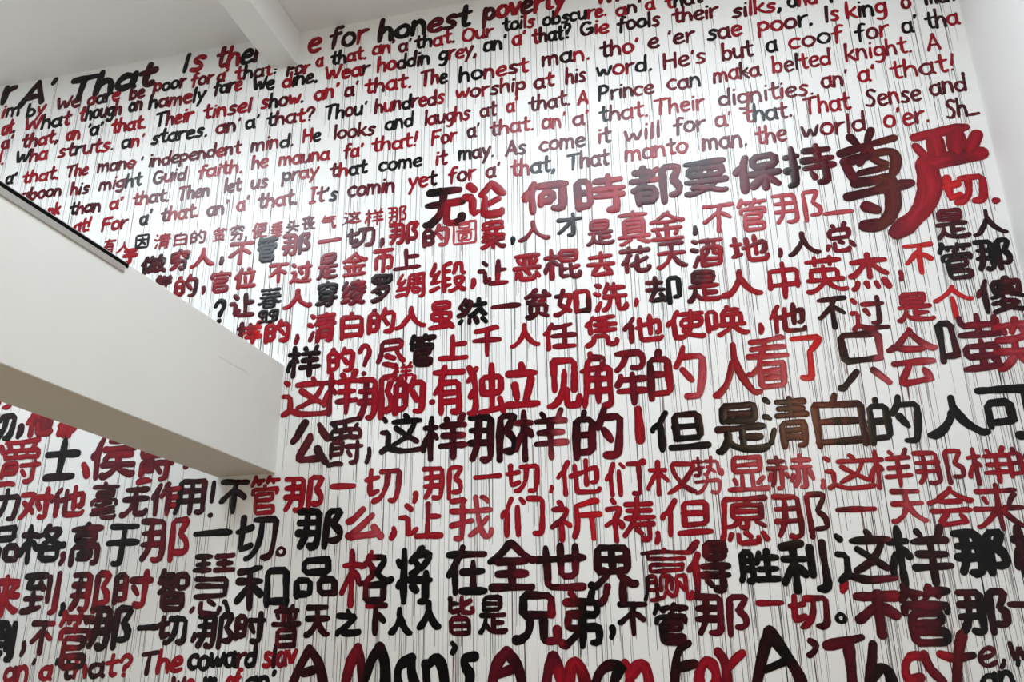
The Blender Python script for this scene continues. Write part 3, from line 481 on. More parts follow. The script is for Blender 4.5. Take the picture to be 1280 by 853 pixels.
def mixc(a, b, t): return tuple(a[i]*(1-t)+b[i]*t for i in range(3))
def glyph(name, strokes_px, bw, code, parent, rnd, drips, ndrip, passes, lift0=.0022, widths=None):
    """strokes_px: polylines in picture pixels, laid onto the wall; bw brush width in px"""
    pt = Paint()
    A0 = PIG[code[0]]; A1 = PIG[code[-1]]
    allpx = [p for s in strokes_px for p in s]
    x0 = min(p[0] for p in allpx); x1 = max(p[0] for p in allpx) + 1e-3
    y0 = min(p[1] for p in allpx); y1 = max(p[1] for p in allpx) + 1e-3
    cx, cy = (x0+x1)/2, (y0+y1)/2
    a = wall_xz(cx-1, cy); b = wall_xz(cx+1, cy); c = wall_xz(cx, cy-1); d = wall_xz(cx, cy+1)
    mpp = math.sqrt(abs((b[0]-a[0])*(c[1]-d[1])-(b[1]-a[1])*(c[0]-d[0])))/2
    low = []
    wx0, wz1 = wall_xz(x0, y0); wx1, wz0 = wall_xz(x1, y1)
    wsx, wsz = max(.02, wx1-wx0), max(.02, wz1-wz0)
    fz = rnd.random()*6.28; hw0 = max(.012, bw*mpp/2*(max(widths) if widths else 1))
    for k, s in enumerate(strokes_px):
        wide = widths[k] if widths else 1.0
        s = smooth(s, passes, bw*wide*.42 if name == 'character' else None)
        q = [(x, min(z, ZC-.03)) for x, z in (wall_xz(*p) for p in s)]
        hw = bw*mpp/2*wide
        q = resample(q, hw*1.1)
        n = len(q)
        # unsteady hand: slow wobble and pressure
        ph, am = rnd.random()*6, hw*.10
        W = [hw*(1+.13*math.sin(ph+i*.55)+rnd.uniform(-.07,.07)) for i in range(n)]
        e = rnd.uniform(.72, 1.0); W[-1] *= e; W[0] *= rnd.uniform(.85, 1.05)
        q = [(x+am*math.sin(ph*2+i*.4), z+am*math.cos(ph+i*.37)) for i, (x, z) in enumerate(q)]
        cols = []
        for i, (x, z) in enumerate(q):
            # the brush picks up fresh paint as it goes: colour drifts across the sign
            f = ((x-wx0)*.72/wsx + (wz1-z)*.28/wsz)*(len(code)-1) + .16*math.sin(9*x/hw0/8+fz) if len(code) > 1 else 0
            f = max(0, min(len(code)-1, f)); j = min(int(f), len(code)-2) if len(code) > 1 else 0
            t = f-j; t = t*t*(3-2*t)
            c_ = mixc(PIG[code[j]], PIG[code[min(j+1, len(code)-1)]], t)
            base = code[min(len(code)-1, int(f+.5))]
            # patches where a darker or a brighter load shows
            nv = math.sin(x*2.1/hw0*.035+fz) * math.sin(z*2.7/hw0*.035+fz*1.7) + .5*math.sin((x+z)*.13/hw0+fz*2.3+k)
            if base in ORDER:
                o_ = ORDER.index(base); o2 = ORDER[max(0, o_-1)] if nv < 0 else ORDER[min(3, o_+1)] if o_ < 3 else base
                c_ = mixc(c_, PIG[o2], max(0, min(.85, abs(nv)-.25)))
            cols.append(c_)
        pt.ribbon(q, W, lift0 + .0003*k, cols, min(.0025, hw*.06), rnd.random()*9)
        low += [(x, z, 'p' if 'p' in code else 'k') for x, z in q]
    o = pt.build(name, parent)
    low.sort(key=lambda t: t[1])
    low = low[:max(1, int(len(low)*.6))]
    for _ in range(ndrip):
        x, z, base = rnd.choice(low)
        x += rnd.uniform(-.4, .4)*bw*mpp
        drips.append((x, z, base))
    return o

def build_drips(parent, drips, rnd, long_=1.0):
    pt = Paint()
    for (x, z, base) in drips:
        for _ in range(1 if rnd.random() < .9 else 2):
            xx = x + rnd.uniform(-.025, .025)
            if xx > XR-.02: continue
            L = min(3.2, .08 + rnd.expovariate(1/.75))*long_
            ze = max(.25, z-L)
            if BX0-.02 < xx < BX1+.02 and z > BZ0: ze = max(ze, BZ1+.01)
            if z-ze < .03: continue
            w = rnd.choice((.0013, .0016, .002, .0024, .0032))
            n = max(3, int((z-ze)/.10))
            drift = 0; P = []
            for i in range(n+1):
                drift += rnd.uniform(-.0018, .0018)
                P.append((xx+drift, z+(ze-z)*i/n))
            u = rnd.random()
            col = PIG['k'] if u < .6 else PIG['d'] if u < .85 else PIG['m']
            if base == 'p': col = PIG['m']
            W = [w*(1.0-.45*i/n) for i in range(n+1)]
            pt.ribbon(P, W, .0008, [col]*(n+1), .0009, rnd.random(), caps=False)
    if pt.f: pt.build('paint_drips', parent, kind='stuff')

def line_root(name, px, py, label, cat, group):
    x, z = wall_xz(px, py)
    o = bpy.data.objects.new(name, None); o.location = (x, 0, z); o.empty_display_size = .2
    C.objects.link(o); o['label'] = label; o['category'] = cat; o['group'] = group
    return o
PUN = set(',.、。!?')
def han_line(label, items, bw, seed):
    """items: char, centre x, centre y, width, height, colour code (, brush) in picture pixels"""
    rnd = random.Random(seed)
    root = line_root('painted_text_line', items[0][1], items[0][2], label, 'wall writing', 'painted lines of Chinese characters')
    drips = []
    for it in items:
        if len(it) == 8:
            custom(root, 'character', 1030, 140, 5.017, it[7], it[5], rnd, drips, 26)
            continue
        ch, cx, cy, w, h, code = it[:6]; b = it[6] if len(it) > 6 else bw
        u = VP - (cx, cy); u = u/np.linalg.norm(u)
        sl = (897.5-cy)/(-4372-cx); r = np.array((1, sl)); r /= np.linalg.norm(r)
        if ch in PUN:
            m = h/20.0
            st = {',': [[(.1,.5),(.2,.1),(-.1,-.35)]], '.': [[(0,0),(.06,.02)]], '、': [[(-.3,.4),(0,.1),(.25,-.4)]],
                  '。': [arc(0,0,.42,.42,90,450,8)],
                  '!': [[(.02,.5),(.0,.2),(-.03,-.08)], [(-.04,-.5),(-.02,-.48)]],
                  '?': [[(-.45,.25),(-.2,.48),(.25,.45),(.4,.2),(.1,-.02),(.0,-.22)], [(0,-.5),(.02,-.48)]]}[ch]
            sx, sy = (w, h)
            name = 'punctuation_mark'; ps = 2
        else:
            st = [[(x-.5, y-.5) for x, y in s] for s in han(ch)]
            st = [[(x+rnd.uniform(-.012,.012), y+rnd.uniform(-.012,.012)) for x, y in s] for s in st]
            sx, sy = max(4, w-b), max(4, h-b)
            # the box given is upright in the picture; rows rise to the right
            sy = max(sy - abs(sl)*sx*.8, sy*.6)
            if ch == '一': sy = 1
            name = 'character'; ps = 1
        sh = rnd.uniform(-.03, .03)
        strokes = [[tuple(np.array((cx, cy)) + r*(x+sh*y)*sx + u*y*sy) for x, y in s] for s in st]
        b *= 1.1
        nd = max(1, int(w/(7.5 if cy > 240 else 9)))
        glyph(name, strokes, b, code, root, rnd, drips, nd, ps)
    build_drips(root, drips, rnd)
    return root
def lat_line(label, words, bw0, xh, seed, slant=0.04, cols=None, weights='mmmmrrrrddk', drip_px=11):
    """words: text, x start, x end, baseline y at the middle (, colour codes); xh: x height in px at x = 0, 640, 1280"""
    rnd = random.Random(seed)
    root = line_root('painted_text_line', (words[0][1]+words[0][2])/2, words[0][3], label, 'wall writing', 'painted lines of English lettering')
    xs = np.array([(w[1]+w[2])/2 for w in words]); ys = np.array([w[3] for w in words], float)
    A = np.polyfit(xs, ys, 1)[0] if len(words) > 2 else -.16
    drips = []; cur = rnd.choice(weights)
    for w in words:
        text, x0, x1, yb = w[:4]; codes = w[4] if len(w) > 4 else None; bw = w[5] if len(w) > 5 else bw0
        h = np.interp((x0+x1)/2, (0, 640, 1280), xh)
        adv = [LAT[c][0] + .10 for c in text]
        tot = sum(adv) - .10
        inner = max(2.0, (x1-x0) - bw*.9)
        k = inner/tot
        x = x0 + bw*.45
        for i, c in enumerate(text):
            if codes: code = codes[min(i, len(codes)-1)]
            else:
                if rnd.random() < .38: cur = rnd.choice(weights)
                code = cur
            mid = (x0+x1)/2
            gy = yb + A*(x-mid) + rnd.uniform(-.05, .05)*h
            u = VP - (x, gy); u = u/np.linalg.norm(u)
            r = np.array((1, A)); r /= np.linalg.norm(r)
            hh = (h - bw*.5)*rnd.uniform(.96, 1.06)
            st = [[tuple(np.array((x, gy - bw*.25)) + r*(px+slant*py)*k + u*(py*hh)) for px, py in s] for s in LAT[c][1]]
            nm = 'letter' if c.isalpha() or c == '|' else 'punctuation_mark'
            nd = 1 if rnd.random() < (adv[i]*k)/drip_px else 0
            if (adv[i]*k) > 22: nd = int(adv[i]*k/8)
            glyph(nm, st, bw, code, root, rnd, drips, nd, 2 if c not in 'wvWMA' else 1)
            x += adv[i]*k
    build_drips(root, drips, rnd)
    return root

def custom(parent, name, ox, oy, sc, strokes, code, rnd, drips, nd):
    """strokes: (brush width in px, points ...) measured in an enlarged window at ox, oy, sc"""
    st = [[(ox + x/sc, oy + y/sc) for x, y in s[1]] for s in strokes]
    glyph(name, st, 1.0, code, parent, rnd, drips, nd, 2, widths=[s[0]*1.25 for s in strokes])
def letter_line(label, letters, seed):
    rnd = random.Random(seed)
    root = line_root('painted_text_line', letters[0][0] + letters[0][4][0][1][0][0]/letters[0][2], 840, label, 'wall writing', 'painted lines of English lettering')
    drips = []
    for (ox, oy, sc, code, strokes) in letters:
        mark = all(p[1]/sc + oy < 822 for s in strokes for p in s[1])
        custom(root, 'punctuation_mark' if mark else 'letter', ox, oy, sc, strokes, code, rnd, drips, 5)
    build_drips(root, drips, rnd)

lat_line("topmost line of large English letters under the ceiling, interrupted by the beam",
 [("r",-2,18,129,'k',8),("A'",22,69,130,'k',8),("That",81,194,116,'kkkd',8.5),("Is",224,257,90,'kr',6),("ther",267,331,82,'rrkd',5.5),
  ("e",382,403,66,'r',5.5),("for",409,460,58,'dkr',5),("honest",470,590,43,'kkkmdk',6.5),("poverty",602,709,19,'mrrdrrr',6),("Th",741,776,4,'rm',6)],
 6, (21,18,17), 101, slant=.10)
lat_line("second English line, beginning im by We dare be poor, just under the big top line",
 [("im",0,26,146,'rk'),("by",31,57,145,'kr'),("We",68,101,136),("dare",107,151,129,'rkkr'),("be",160,182,124,'m'),("poor",190,233,113,'mkkd'),("for",237,268,107,'rmr'),("a'",270,286,103,'r'),
  ("that!",292,349,97,'rkmrk'),("For",357,388,94,'dmr'),("a",394,405,84,'r'),("that.",412,460,78,'kkrrr'),("an'",464,495,68,'rrd'),("a'",497,516,65,'d'),("that.",517,571,58,'kkrrk'),("Our",576,618,50,'r'),
  ("toils",627,670,37,'kkkrr'),("obscure.",677,761,27,'kkkkkrrr'),("an'",769,804,18,'rd'),("a'",806,825,13,'r'),("that",831,880,8,'rkdk')],
 3.9, (12,12,12), 102)
lat_line("third English line, beginning What though on hamely fare We dine",
 [("at.",0,20,168,'rrk'),("What",28,89,161,'rkkr'),("though",97,153,148,'rkkdkm'),("on",159,179,139,'kd'),("hamely",184,258,132,'kmrmkk'),("fare",265,304,116,'dkdr'),("We",314,344,114,'k'),("dine.",351,399,107,'rkkkk'),
  ("Wear",404,463,98,'rrrd'),("hoddin",470,539,86,'rrdkkk'),("grey,",547,598,74,'kmrm'),("an'",603,635,63,'kk'),("a'",639,659,57,'r'),("that?",664,716,52,'rdkk'),("Gie",724,763,44,'krr'),("fools",771,827,36,'dkkdd'),
  ("their",840,899,26,'m'),("silks,",914,979,18,'mmmmrk'),("and",984,1024,8,'krr'),("T",1034,1046,4,'k')],
 4.1, (12.5,13,13), 103)
lat_line("fourth English line, reading Their tinsel show, The honest man, Is king",
 [("a'",0,16,186),("that,",25,74,182),("an",81,101,175,'r'),("'a'",106,129,170,'k'),("that.",137,184,164,'r'),("Their",192,242,156,'kmrrr'),("tinsel",252,316,145,'r'),("show.",324,382,133,'rkdrk'),("an'",391,425,124,'r'),
  ("a'",429,449,120,'m'),("that.",454,517,114,'rmrrr'),("The",524,561,106,'mrk'),("honest",572,662,97,'kkrrmr'),("man.",676,740,79,'dkr'),("tho'",749,801,69,'dmr'),("e",809,826,61,'m'),("'er",833,870,55,'m'),
  ("sae",883,930,48,'gmr'),("poor.",946,1019,37,'rrmkk'),("Is",1030,1051,27,'kr'),("king",1057,1111,21,'rkkr'),("o'",1126,1146,12,'r'),("men",1156,1196,4,'kkk')],
 4.1, (12,13.5,15.5), 104)
lat_line("fifth English line, reading Wha struts, hundreds worship at his word",
 [("l.",-4,6,206,'r'),("Wha",17,60,203,'gmr'),("struts.",70,144,193,'mmkmrr'),("an'",150,181,185,'gr'),("stares.",187,261,176,'g'),("an'",268,302,166,'m'),("a'",305,325,161,'g'),("that?",331,395,155,'gmmrm'),
  ("Thou'",404,460,147,'gkmg'),("hundreds",467,557,136,'mmmgmmmr'),("worship",568,659,119,'m'),("at",666,694,110,'m'),("his",706,734,104,'m'),("word.",744,818,93,'gmmg'),("He's",828,884,83,'m'),("but",902,943,74,'m'),
  ("a",957,974,66,'k'),("coof",985,1056,57,'rrkr'),("for",1069,1113,49,'kmr'),("a'",1127,1150,41,'k'),("tha",1157,1201,34,'kdr')],
 3.8, (12,13,16), 105)
lat_line("sixth English line, reading independent mind, He looks and laughs",
 [("a'",5,21,231,'g'),("that.",26,75,227),("The",81,111,221,'m'),("mano",120,170,214,'m'),("'",173,179,212,'g'),("^",157,169,220,'m',2),("independent",184,302,201,'m'),("mind.",312,369,187,'mmmgm'),("He",377,402,178,'rg'),("looks",415,470,172,'m'),
  ("and",480,518,161,'g'),("laughs",529,589,154,'m'),("at",599,622,146,'m'),("a'",632,649,140,'r'),("that.",660,715,136,'m'),("A",721,737,131,'r'),("Prince",747,819,122,'gmmm'),("can",833,878,111,'mmg'),
  ("maka",891,952,100,'m'),("^",930,944,110,'m',2),("belted",965,1041,87,'rmdrr'),("knight.",1056,1143,72,'r'),("A",1159,1178,63,'r')],
 3.6, (11,13,15), 106)
lat_line("seventh English line, beginning aboon his might, Guid faith, he mauna fa' that",
 [("aboon",24,78,249,'m'),("his",86,112,244,'m'),("might",122,178,236,'mrmgg'),("Guid",189,234,228,'m'),("faith.",246,305,220,'r'),("he",313,336,211,'r'),("mauna",347,413,204,'r'),("fa'",428,455,197,'r'),("that!",463,524,187,'r'),
  ("For",538,572,180,'r'),("a'",583,601,172,'m'),("that.",611,670,167,'mr'),("an'",676,709,161,'r'),("a'",715,738,157,'r'),("that.",748,813,150,'gmrrr'),("Their",817,882,141,'r'),("dignities.",897,1020,126,'m'),("an'",1026,1063,109,'m'),
  ("a'",1072,1097,103,'r'),("that!",1113,1198,94,'r')],
 3.7, (11,13,16), 107)
lat_line("eighth English line, reading Then let us pray that come it may, Sense and",
 [("nk",58,76,270,'r'),("than",85,127,267,'gmm'),("a'",135,154,262,'r'),("that.",164,213,255,'m'),("Then",221,263,249,'m'),("let",278,302,241,'m'),("us",312,336,237,'m'),("pray",351,399,225,'mmr'),("that",411,460,220,'mrgg'),
  ("come",472,529,212,'g'),("it",543,560,207,'r'),("may.",572,620,199,'gmm'),("As",631,659,194,'m'),("come",673,733,187,'m'),("it",746,765,180,'m'),("will",779,828,175,'r'),("for",841,883,166,'m'),("a'",893,917,159,'r'),
  ("that.",929,993,151,'rkkm'),("That",1004,1065,141,'r'),("Sense",1081,1154,130,'m'),("and",1162,1211,117,'d')],
 3.8, (11,13,16.5), 108)
lat_line("ninth and lowest upper English line, reading It's comin yet for a' that, the world o'er",
 [("at!",90,114,291,'r'),("For",125,160,288,'r'),("a'",173,190,281,'k'),("that.",199,250,275,'mr'),("an'",257,286,269,'m'),("a'",294,312,264,'r'),("that.",320,374,259,'m'),("|t's",385,423,253,'rmg'),("comin",433,495,244,'m'),("yet",509,547,235,'rrd'),
  ("for",559,596,228,'m'),("a'",606,627,222,'m'),("that,",637,696,218,'rrg'),("That",708,763,210,'gmm'),("manto",780,862,197,'r'),("man.",877,937,186,'m'),("the",944,986,179,'r'),("world",1001,1085,168,'m'),("o'er.",1104,1165,157,'r'),("Sh_",1182,1226,147,'d')],
 3.9, (12,14,17), 109)

han_line("row of small thin red Chinese characters directly beneath the lowest upper English line",
 [('有',137,308,15,20,'m'),('人',155,309,20,16,'r'),('因',178,302,18,20,'g'),('清',203,302,21,22,'r'),('白',226,299,17,20,'m'),('的',248,296,20,20,'m'),('贫',275,293,18,20,'r'),('穷',297,291,18,22,'m'),(',',307,299,3,5,'m'),('便',325,288,20,22,'r'),
  ('垂',346,287,16,20,'r'),('头',366,283,17,18,'m'),('丧',386,279,18,20,'m'),('气',411,278,20,20,'r'),('.',429,281,2,2,'m'),('这',441,272,22,18,'r'),('样',468,272,24,24,'r'),('那',497,269,24,24,'r')], 2.6, 110)
han_line("row of thick dusky red characters reading 无论何時都要保持, ending in giant 尊严 and 切",
 [('无',555,260,54,54,'gkmk',9),('论',607,250,58,54,'r',9),('何',682,246,60,48,'rm',9),('時',751,243,66,58,'dmrr',8.5),('都',820,231,68,60,'dm',8.5),('要',882,222,56,50,'dm',7.5),('保',947,216,62,56,'m',9.5),('持',1012,206,66,62,'dm',8.5),
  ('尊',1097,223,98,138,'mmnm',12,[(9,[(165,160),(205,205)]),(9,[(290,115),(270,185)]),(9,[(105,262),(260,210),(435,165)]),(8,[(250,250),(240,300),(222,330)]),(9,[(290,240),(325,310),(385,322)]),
   (11,[(130,310),(160,390),(205,445)]),(10,[(130,320),(280,270),(400,240),(448,262),(448,350),(425,400)]),(7,[(220,388),(300,368),(385,350)]),(10,[(195,450),(330,430),(430,395)]),(10.5,[(150,532),(340,490),(545,450)]),(14,[(412,440),(432,540),(425,640),(370,708),(262,715)]),(11,[(268,592),(332,612)])]),
  ('严',1174,225,128,148,'mrrmr',19,[(11,[(570,162),(720,130),(885,97)]),(16,[(695,185),(722,300)]),(17,[(820,150),(840,262)]),(12,[(955,145),(915,240)]),(9,[(575,215),(640,290)]),(16.5,[(630,325),(800,290),(985,255)]),(21,[(645,340),(668,450),(640,560),(565,670),(462,752)])]),
  ('切',1205,237,58,46,'b',9),('.',1244,251,4,4,'r',10)], 9, 111)
han_line("row of red characters beginning 做穷人 and ending 不管那一 under the giant 尊",
 [('于',163,321,20,22,'r'),('做',192,331,34,28,'d'),('穷',225,325,26,30,'dmg'),('人',254,322,32,28,'r'),(',',277,327,4,8,'d'),('不',301,317,32,32,'r'),('管',334,312,27,36,'k'),('那',371,306,36,32,'rm'),('一',412,301,30,8,'r'),('切',451,297,38,30,'dm'),(',',477,305,4,9,'m'),
  ('那',505,292,38,32,'rm'),('的',545,295,34,32,'dp'),('圖',581,291,30,32,'p',2.6),('案',616,293,32,42,'r'),(',',641,302,4,8,'k'),('人',667,289,42,30,'mr'),('才',712,281,34,34,'g'),('是',750,291,36,36,'m'),('真',792,285,42,48,'rp'),('金',834,282,46,42,'r'),
  (',',869,289,4,10,'d'),('不',898,273,42,40,'rp'),('管',941,268,38,46,'p'),('那',997,260,62,46,'p'),('一',1048,266,40,9,'p')], 5.2, 112)
han_line("short row of red characters 的官位不过是金币上 just right of the beam's upper edge",
 [('样',205,352,22,18,'d'),('的',233,358,30,32,'rd'),(',',254,364,4,9,'m'),('官',276,352,27,32,'r'),('位',307,348,29,30,'r'),('不',348,342,26,28,'r'),('过',377,341,29,30,'r'),('是',410,333,28,36,'rm'),('金',444,330,32,34,'r'),('币',480,326,28,34,'r'),('上',509,324,36,30,'m')], 5, 113)
han_line("row of red characters beginning 让蠢人穿绫罗绸缎 and ending 是人 beside the right wall",
 [('?',275,389,14,26,'k'),('让',303,382,34,34,'d'),('蠢',337,382,30,48,'k',3.6),('人',372,374,38,28,'r'),('穿',409,368,29,36,'k'),('绫',442,366,33,36,'mr'),('罗',477,361,28,38,'d'),('绸',513,357,38,36,'r',4.4),('缎',560,347,48,44,'r',5),(',',591,356,5,10,'r'),
  ('让',617,341,40,36,'dm'),('恶',659,335,36,38,'r'),('棍',703,330,48,44,'m'),('去',751,330,38,36,'r'),('花',794,325,40,38,'m'),('天',840,319,40,38,'m'),('酒',884,316,42,40,'mr'),('地',936,311,50,40,'r'),(',',975,317,5,10,'m'),('人',1004,305,44,34,'d'),
  ('总',1049,297,40,42,'m'),('是',1189,280,44,44,'d'),('人',1235,278,46,38,'d')], 5.8, 114)
han_line("row of red characters beginning 清白的人虽然一贫如洗 with black 然 and 却",
 [('样',311,417,34,32,'db',5.5),('的',347,414,34,34,'r'),(',',371,425,5,10,'m'),('清',402,410,38,42,'r'),('白',440,407,30,38,'r'),('的',477,401,36,38,'r'),('人',514,397,42,32,'r'),('虽',552,394,34,40,'r'),('然',591,389,40,38,'k'),('一',632,383,40,9,'m'),('贫',673,380,38,42,'dm'),
  ('如',715,377,48,40,'drk'),('洗',763,371,44,42,'r'),(',',795,379,5,9,'r'),('却',829,363,46,42,'mkk'),('是',880,358,44,44,'mr'),('人',926,354,54,40,'r',7.5),('中',980,351,40,52,'r'),('英',1031,343,54,52,'r'),('杰',1086,340,52,52,'r',7),(',',1126,346,6,12,'r'),('不',1149,324,40,44,'b'),
  ('管',1196,326,44,52,'kd'),('那',1242,319,48,46,'k',7)], 6, 115)
han_line("row of red characters beginning 尽管上千人任凭他使唤 and ending in 傻",
 [('样',380,452,44,44,'kd'),('的',426,450,36,36,'r'),('?',456,449,15,36,'r'),('尽',489,443,38,40,'mr'),('管',528,438,34,44,'kd'),('上',567,434,40,36,'r'),('千',609,427,38,42,'r'),('人',656,419,38,34,'r'),('任',700,420,44,38,'r'),('凭',752,414,44,44,'r'),('他',804,411,52,40,'r'),
  ('使',857,406,48,42,'r'),('唤',909,401,54,44,'r'),(',',951,412,6,12,'r'),('他',984,398,48,42,'rd'),('不',1041,392,40,44,'dk'),('过',1086,392,48,48,'rd'),('是',1143,384,48,42,'r'),('个',1192,378,52,48,'b'),('傻',1250,369,62,52,'dkdk',6.5)], 6, 116)
han_line("row of tall red characters 这样那样的有独立见解的人看了只会嗤笑, behind and right of the beam end",
 [('的',3,498,30,32,'r',6),('这',384,496,66,56,'r',6.5),('样',426,491,46,60,'r',6.5),('那',470,498,48,60,'mr'),('样',503,465,28,26,'r',3.2),('的',512,493,42,54,'r'),('.',540,503,4,4,'r'),('有',561,488,44,68,'r'),('独',607,487,52,70,'r'),('立',653,480,46,62,'r',8.5),('见',705,480,46,68,'r',8),
  ('解',768,473,86,78,'rm',7.5),('的',846,466,74,74,'drp',8.5),('人',919,462,64,74,'r',8.5),('看',960,453,56,70,'rp',7),('了',1010,448,42,60,'b',7.5),('只',1077,450,70,78,'ddp',8.5),('会',1141,445,66,80,'mrp',8),('嗤',1213,428,82,80,'kdmmm',8),('笑',1268,430,56,74,'rp',9)], 7.5, 117)
han_line("row with 公爵这样那样的 in dark red, then bold black 但是清白的人可, continuing left of the beam",
 [('切',3,534,34,40,'k',7.5),(',',24,541,8,13,'k'),('他',50,529,38,38,'r'),('那',85,529,28,40,'r'),
  ('公',388,554,52,62,'kdk',9),('爵',433,553,46,64,'kdm',5.5),(',',460,571,10,20,'d',6),('这',502,542,56,54,'dkd',6.5),('样',556,547,60,62,'kdm',7.5),('那',616,548,64,66,'kdk',8.5),('样',676,543,70,70,'mdp',7.5),('的',748,541,64,72,'dm',9),('!',800,545,12,66,'r',10),
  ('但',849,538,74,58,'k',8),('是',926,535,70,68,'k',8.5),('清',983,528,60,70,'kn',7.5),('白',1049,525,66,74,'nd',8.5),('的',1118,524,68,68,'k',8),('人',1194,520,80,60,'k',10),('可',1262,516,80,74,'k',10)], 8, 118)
han_line("row of thin red characters 权势显赫这样那样, with 爵士 and 侯爵 under the beam at left",
 [('、',3,563,8,10,'m',7),('爵',27,578,52,64,'r',5.5),('士',78,573,46,58,'k',8),('、',107,588,12,18,'r',9),('侯',142,572,60,58,'m',7.5),('爵',196,575,46,62,'m',6.5),('.',232,583,3,3,'m',7),
  ('那',554,604,52,46,'r'),('一',609,596,36,9,'r'),('切',653,598,44,40,'r'),(',',689,612,4,7,'r'),('他',723,597,56,48,'r'),('们',779,599,46,46,'r'),('权',839,597,64,48,'r'),('势',886,594,40,50,'rp',4.2),('显',934,592,54,48,'rp'),('赫',988,590,62,48,'rp'),(',',1029,606,7,10,'p'),
  ('这',1061,590,62,50,'r'),('样',1113,586,56,54,'r'),('那',1175,585,64,48,'r'),('样',1236,582,56,52,'r'),('的',1282,577,46,44,'r')], 5.8, 119)
han_line("row beginning 力对他毫无作用 below the beam soffit, then 让我们祈祷但愿那一天会来",
 [('力',9,631,32,46,'kd'),('对',45,630,44,44,'r'),('他',85,627,48,44,'dr'),('毫',131,626,36,50,'d',4.8),('无',169,628,36,40,'d'),('作',207,624,38,46,'dr'),('用',238,622,40,48,'kd'),('!',265,624,9,42,'kd'),('不',292,622,38,46,'kd'),('管',331,619,38,52,'r',5),('那',380,618,52,50,'r'),
  ('一',429,608,34,9,'r'),('切',478,607,48,48,'r'),(',',519,623,6,11,'r'),
  ('让',527,651,58,48,'r'),('我',590,647,56,60,'rp'),('们',653,646,56,54,'r'),('祈',720,651,66,56,'rb'),('祷',788,650,66,60,'r'),(',',822,674,8,14,'r'),('但',859,647,68,52,'r',7),('愿',929,652,64,66,'rm'),('那',1002,646,70,62,'rd'),('一',1070,637,52,10,'dr'),('天',1135,633,46,46,'rp'),
  ('会',1189,633,60,54,'r'),('来',1249,634,66,66,'rd')], 6.6, 120)
han_line("row of bold characters 品格高于那一切 in black and dark red, then black 那 and pinkish 么",
 [('品',5,682,42,52,'kkd'),('格',54,680,62,54,'k'),(',',77,700,10,14,'d'),('高',107,681,42,56,'kd'),('于',153,682,44,56,'k'),('那',206,676,64,60,'dr'),('一',266,667,52,10,'k'),('切',320,673,54,60,'kkd'),('。',351,690,12,12,'d',4),('那',400,662,60,56,'k',8.5),('么',456,654,50,46,'rp',9),(',',491,668,12,14,'r')], 7.2, 121)
han_line("row of bold black characters reading 在全世界赢得胜利这样那样, begun by 来到那时智慧和",
 [('来',6,745,42,56,'r'),('到',51,742,48,58,'kdr'),(',',77,763,9,14,'k'),('那',113,741,52,54,'dr'),('时',166,737,50,50,'dr'),('智',216,738,42,56,'d'),('慧',265,732,54,80,'kdk',6),('和',327,735,70,60,'k',8),('品',395,723,56,54,'kkd',8),('格',459,722,68,76,'rrkd'),
  ('将',518,720,50,76,'k',8.5),('在',583,712,54,66,'k',8.5),('全',641,707,64,66,'kd',9),('世',702,709,64,62,'kd',8.5),('界',767,720,64,80,'kd',9),('赢',834,718,64,70,'dr',5),('得',886,708,58,72,'mk',8.5),('胜',949,708,54,46,'k',8),('利',1005,708,62,70,'k',9.5),
  (',',1054,733,10,16,'r',10),('这',1081,696,78,72,'kkd',9),('样',1150,695,82,82,'kd',9),('那',1227,692,70,64,'k',11),('样',1290,690,50,72,'k',10)], 7.5, 122)
han_line("lowest Chinese row, reading 不管那一切 three times with 普天之下人人皆是兄弟 between",
 [('到',2,802,36,54,'k',9),(',',28,813,8,18,'d',7),('不',52,798,32,44,'kr'),('管',93,800,46,76,'rk',7),('那',137,786,58,58,'dk',8.5),('一',185,785,30,9,'k'),('切',215,788,40,40,'k'),(',',242,798,6,10,'k'),('那',269,790,48,46,'kd'),('时',313,785,40,42,'dk'),('普',358,783,38,56,'dk',6),
  ('天',397,777,34,42,'kd'),('之',435,779,34,38,'k'),('下',470,775,30,42,'rdk'),('人',500,777,34,38,'k',8),('人',536,769,34,40,'k',8),('皆',577,770,34,50,'kdk',6),('是',616,769,38,50,'kd',6),('兄',671,773,62,68,'kdr',10),('弟',726,775,56,78,'rkk',9.5),
  (',',765,792,10,14,'k',8),('不',791,774,40,44,'kd'),('管',839,780,46,56,'kd',7),('那',903,770,70,56,'d',8),('一',963,754,38,9,'r'),('切',1011,765,54,48,'rd',8),('。',1051,773,13,13,'k',5),('不',1098,769,64,62,'dm',13),('管',1158,769,68,82,'dmk',10.5),('那',1230,766,68,62,'dkd',9.5),('一',1280,756,44,9,'d')], 7, 123)
lat_line("line of letters at the lower left reading an' a' that? The coward slav",
 [("an'",1,44,853,'rrk'),("a'",46,73,851,'rk'),("that?",72,166,848,'krdrr'),("The",172,230,843,'drr'),("coward",232,322,837,'kkkkdk'),("slav",326,372,834,'rdrr')],
 6.2, (20,20,20), 124, slant=.05, drip_px=10)
lat_line("cropped letters at the lower left under The coward",
 [("we",212,244,866,'dr'),("us",252,272,866,'k'),("of",280,302,864,'r'),("an'",304,346,863,'k')], 6, (18,18,18), 125, slant=.05)
A_, B_, D_ = (340, 790, 3.765), (660, 780, 4.267), (930, 780, 4.267)
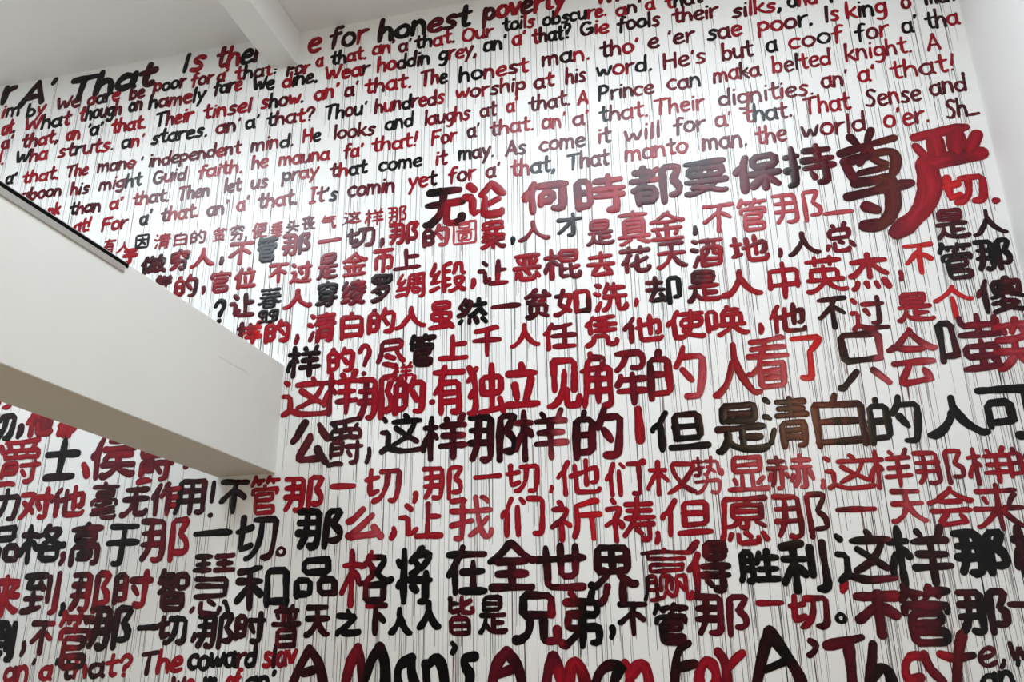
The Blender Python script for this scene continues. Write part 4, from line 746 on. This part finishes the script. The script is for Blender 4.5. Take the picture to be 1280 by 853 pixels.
letter_line("giant brush lettering along the bottom reading A Man's A Man For A' That",
 [(*A_,'dd',[(10.5,[(175,80),(120,180),(80,300)]),(10.5,[(175,80),(228,150),(252,300)]),(9,[(150,195),(200,178)])]),
  (*A_,'rmkk',[(11,[(335,300),(370,150),(405,75)]),(10,[(405,75),(420,140),(425,235)]),(11,[(432,230),(470,120),(505,72)]),(12,[(505,72),(532,140),(532,300)])]),
  (*A_,'k',[(10,[(660,122),(600,155),(588,215),(600,290),(650,285)]),(11,[(655,130),(658,200),(690,290)])]),
  (*A_,'k',[(10,[(722,150),(730,300)]),(11,[(735,160),(775,120),(806,165),(815,300)])]),
  (*A_,'k',[(6,[(850,55),(866,75),(850,100)])]),
  (*A_,'k',[(10,[(955,115),(905,120),(905,165),(935,205),(925,270),(870,285)])]),
  (*A_,'dk',[(11,[(1100,95),(1048,160),(1030,300)]),(11,[(1105,95),(1165,160),(1188,300)]),(10,[(1060,205),(1150,172)])]),
  (*B_,'drd',[(12,[(135,178),(105,260),(90,375)]),(12,[(135,178),(170,250),(185,375)]),(12,[(208,375),(222,240),(250,185),(290,240),(320,375)])]),
  (*B_,'dk',[(10.5,[(500,235),(430,215),(378,260),(360,340),(430,360)]),(10.5,[(498,235),(458,300),(470,375)])]),
  (*B_,'rm',[(10,[(515,205),(548,260),(542,375)]),(12.5,[(550,265),(600,208),(640,240),(655,375)])]),
  (*B_,'kd',[(9,[(855,102),(795,138),(785,250),(785,375)]),(10,[(805,238),(885,215)])]),
  (*B_,'r',[(11,arc(957,282,48,82,90,450,10))]),
  (*B_,'mr',[(11,[(1012,150),(1060,210),(1068,375)]),(10,[(1145,155),(1105,185),(1070,235)])]),
  (*D_,'dkd',[(11.5,[(135,40),(100,150),(60,375)]),(13,[(140,45),(220,150),(285,260),(325,375)]),(9,[(110,245),(240,195)])]),
  (*D_,'d',[(7,[(352,92),(388,112),(380,145),(350,168)])]),
  (*D_,'md',[(10.5,[(440,118),(540,95),(630,70)]),(12.5,[(560,110),(572,240),(578,375)])]),
  (*D_,'k',[(11,[(690,112),(685,220),(670,375)]),(12,[(680,290),(730,222),(775,260),(800,375)])]),
  (*D_,'rm',[(9.5,[(950,175),(890,165),(855,225),(870,310),(940,290)]),(11,[(958,160),(985,240),(1060,310)])]),
  (*D_,'rk',[(11.5,[(1165,60),(1142,160),(1132,375)]),(10.5,[(1045,160),(1130,188),(1220,168)])])], 126)
lat_line("small letters e, w and an at the lower right corner",
 [("e,",1222,1262,833,'d',6.5),("w",1262,1292,828,'d',6.5)], 6, (26,26,26), 127)
lat_line("cropped black letters an at the bottom right under the small e",
 [("an'",1226,1284,865,'k',7)], 7, (26,26,26), 128)
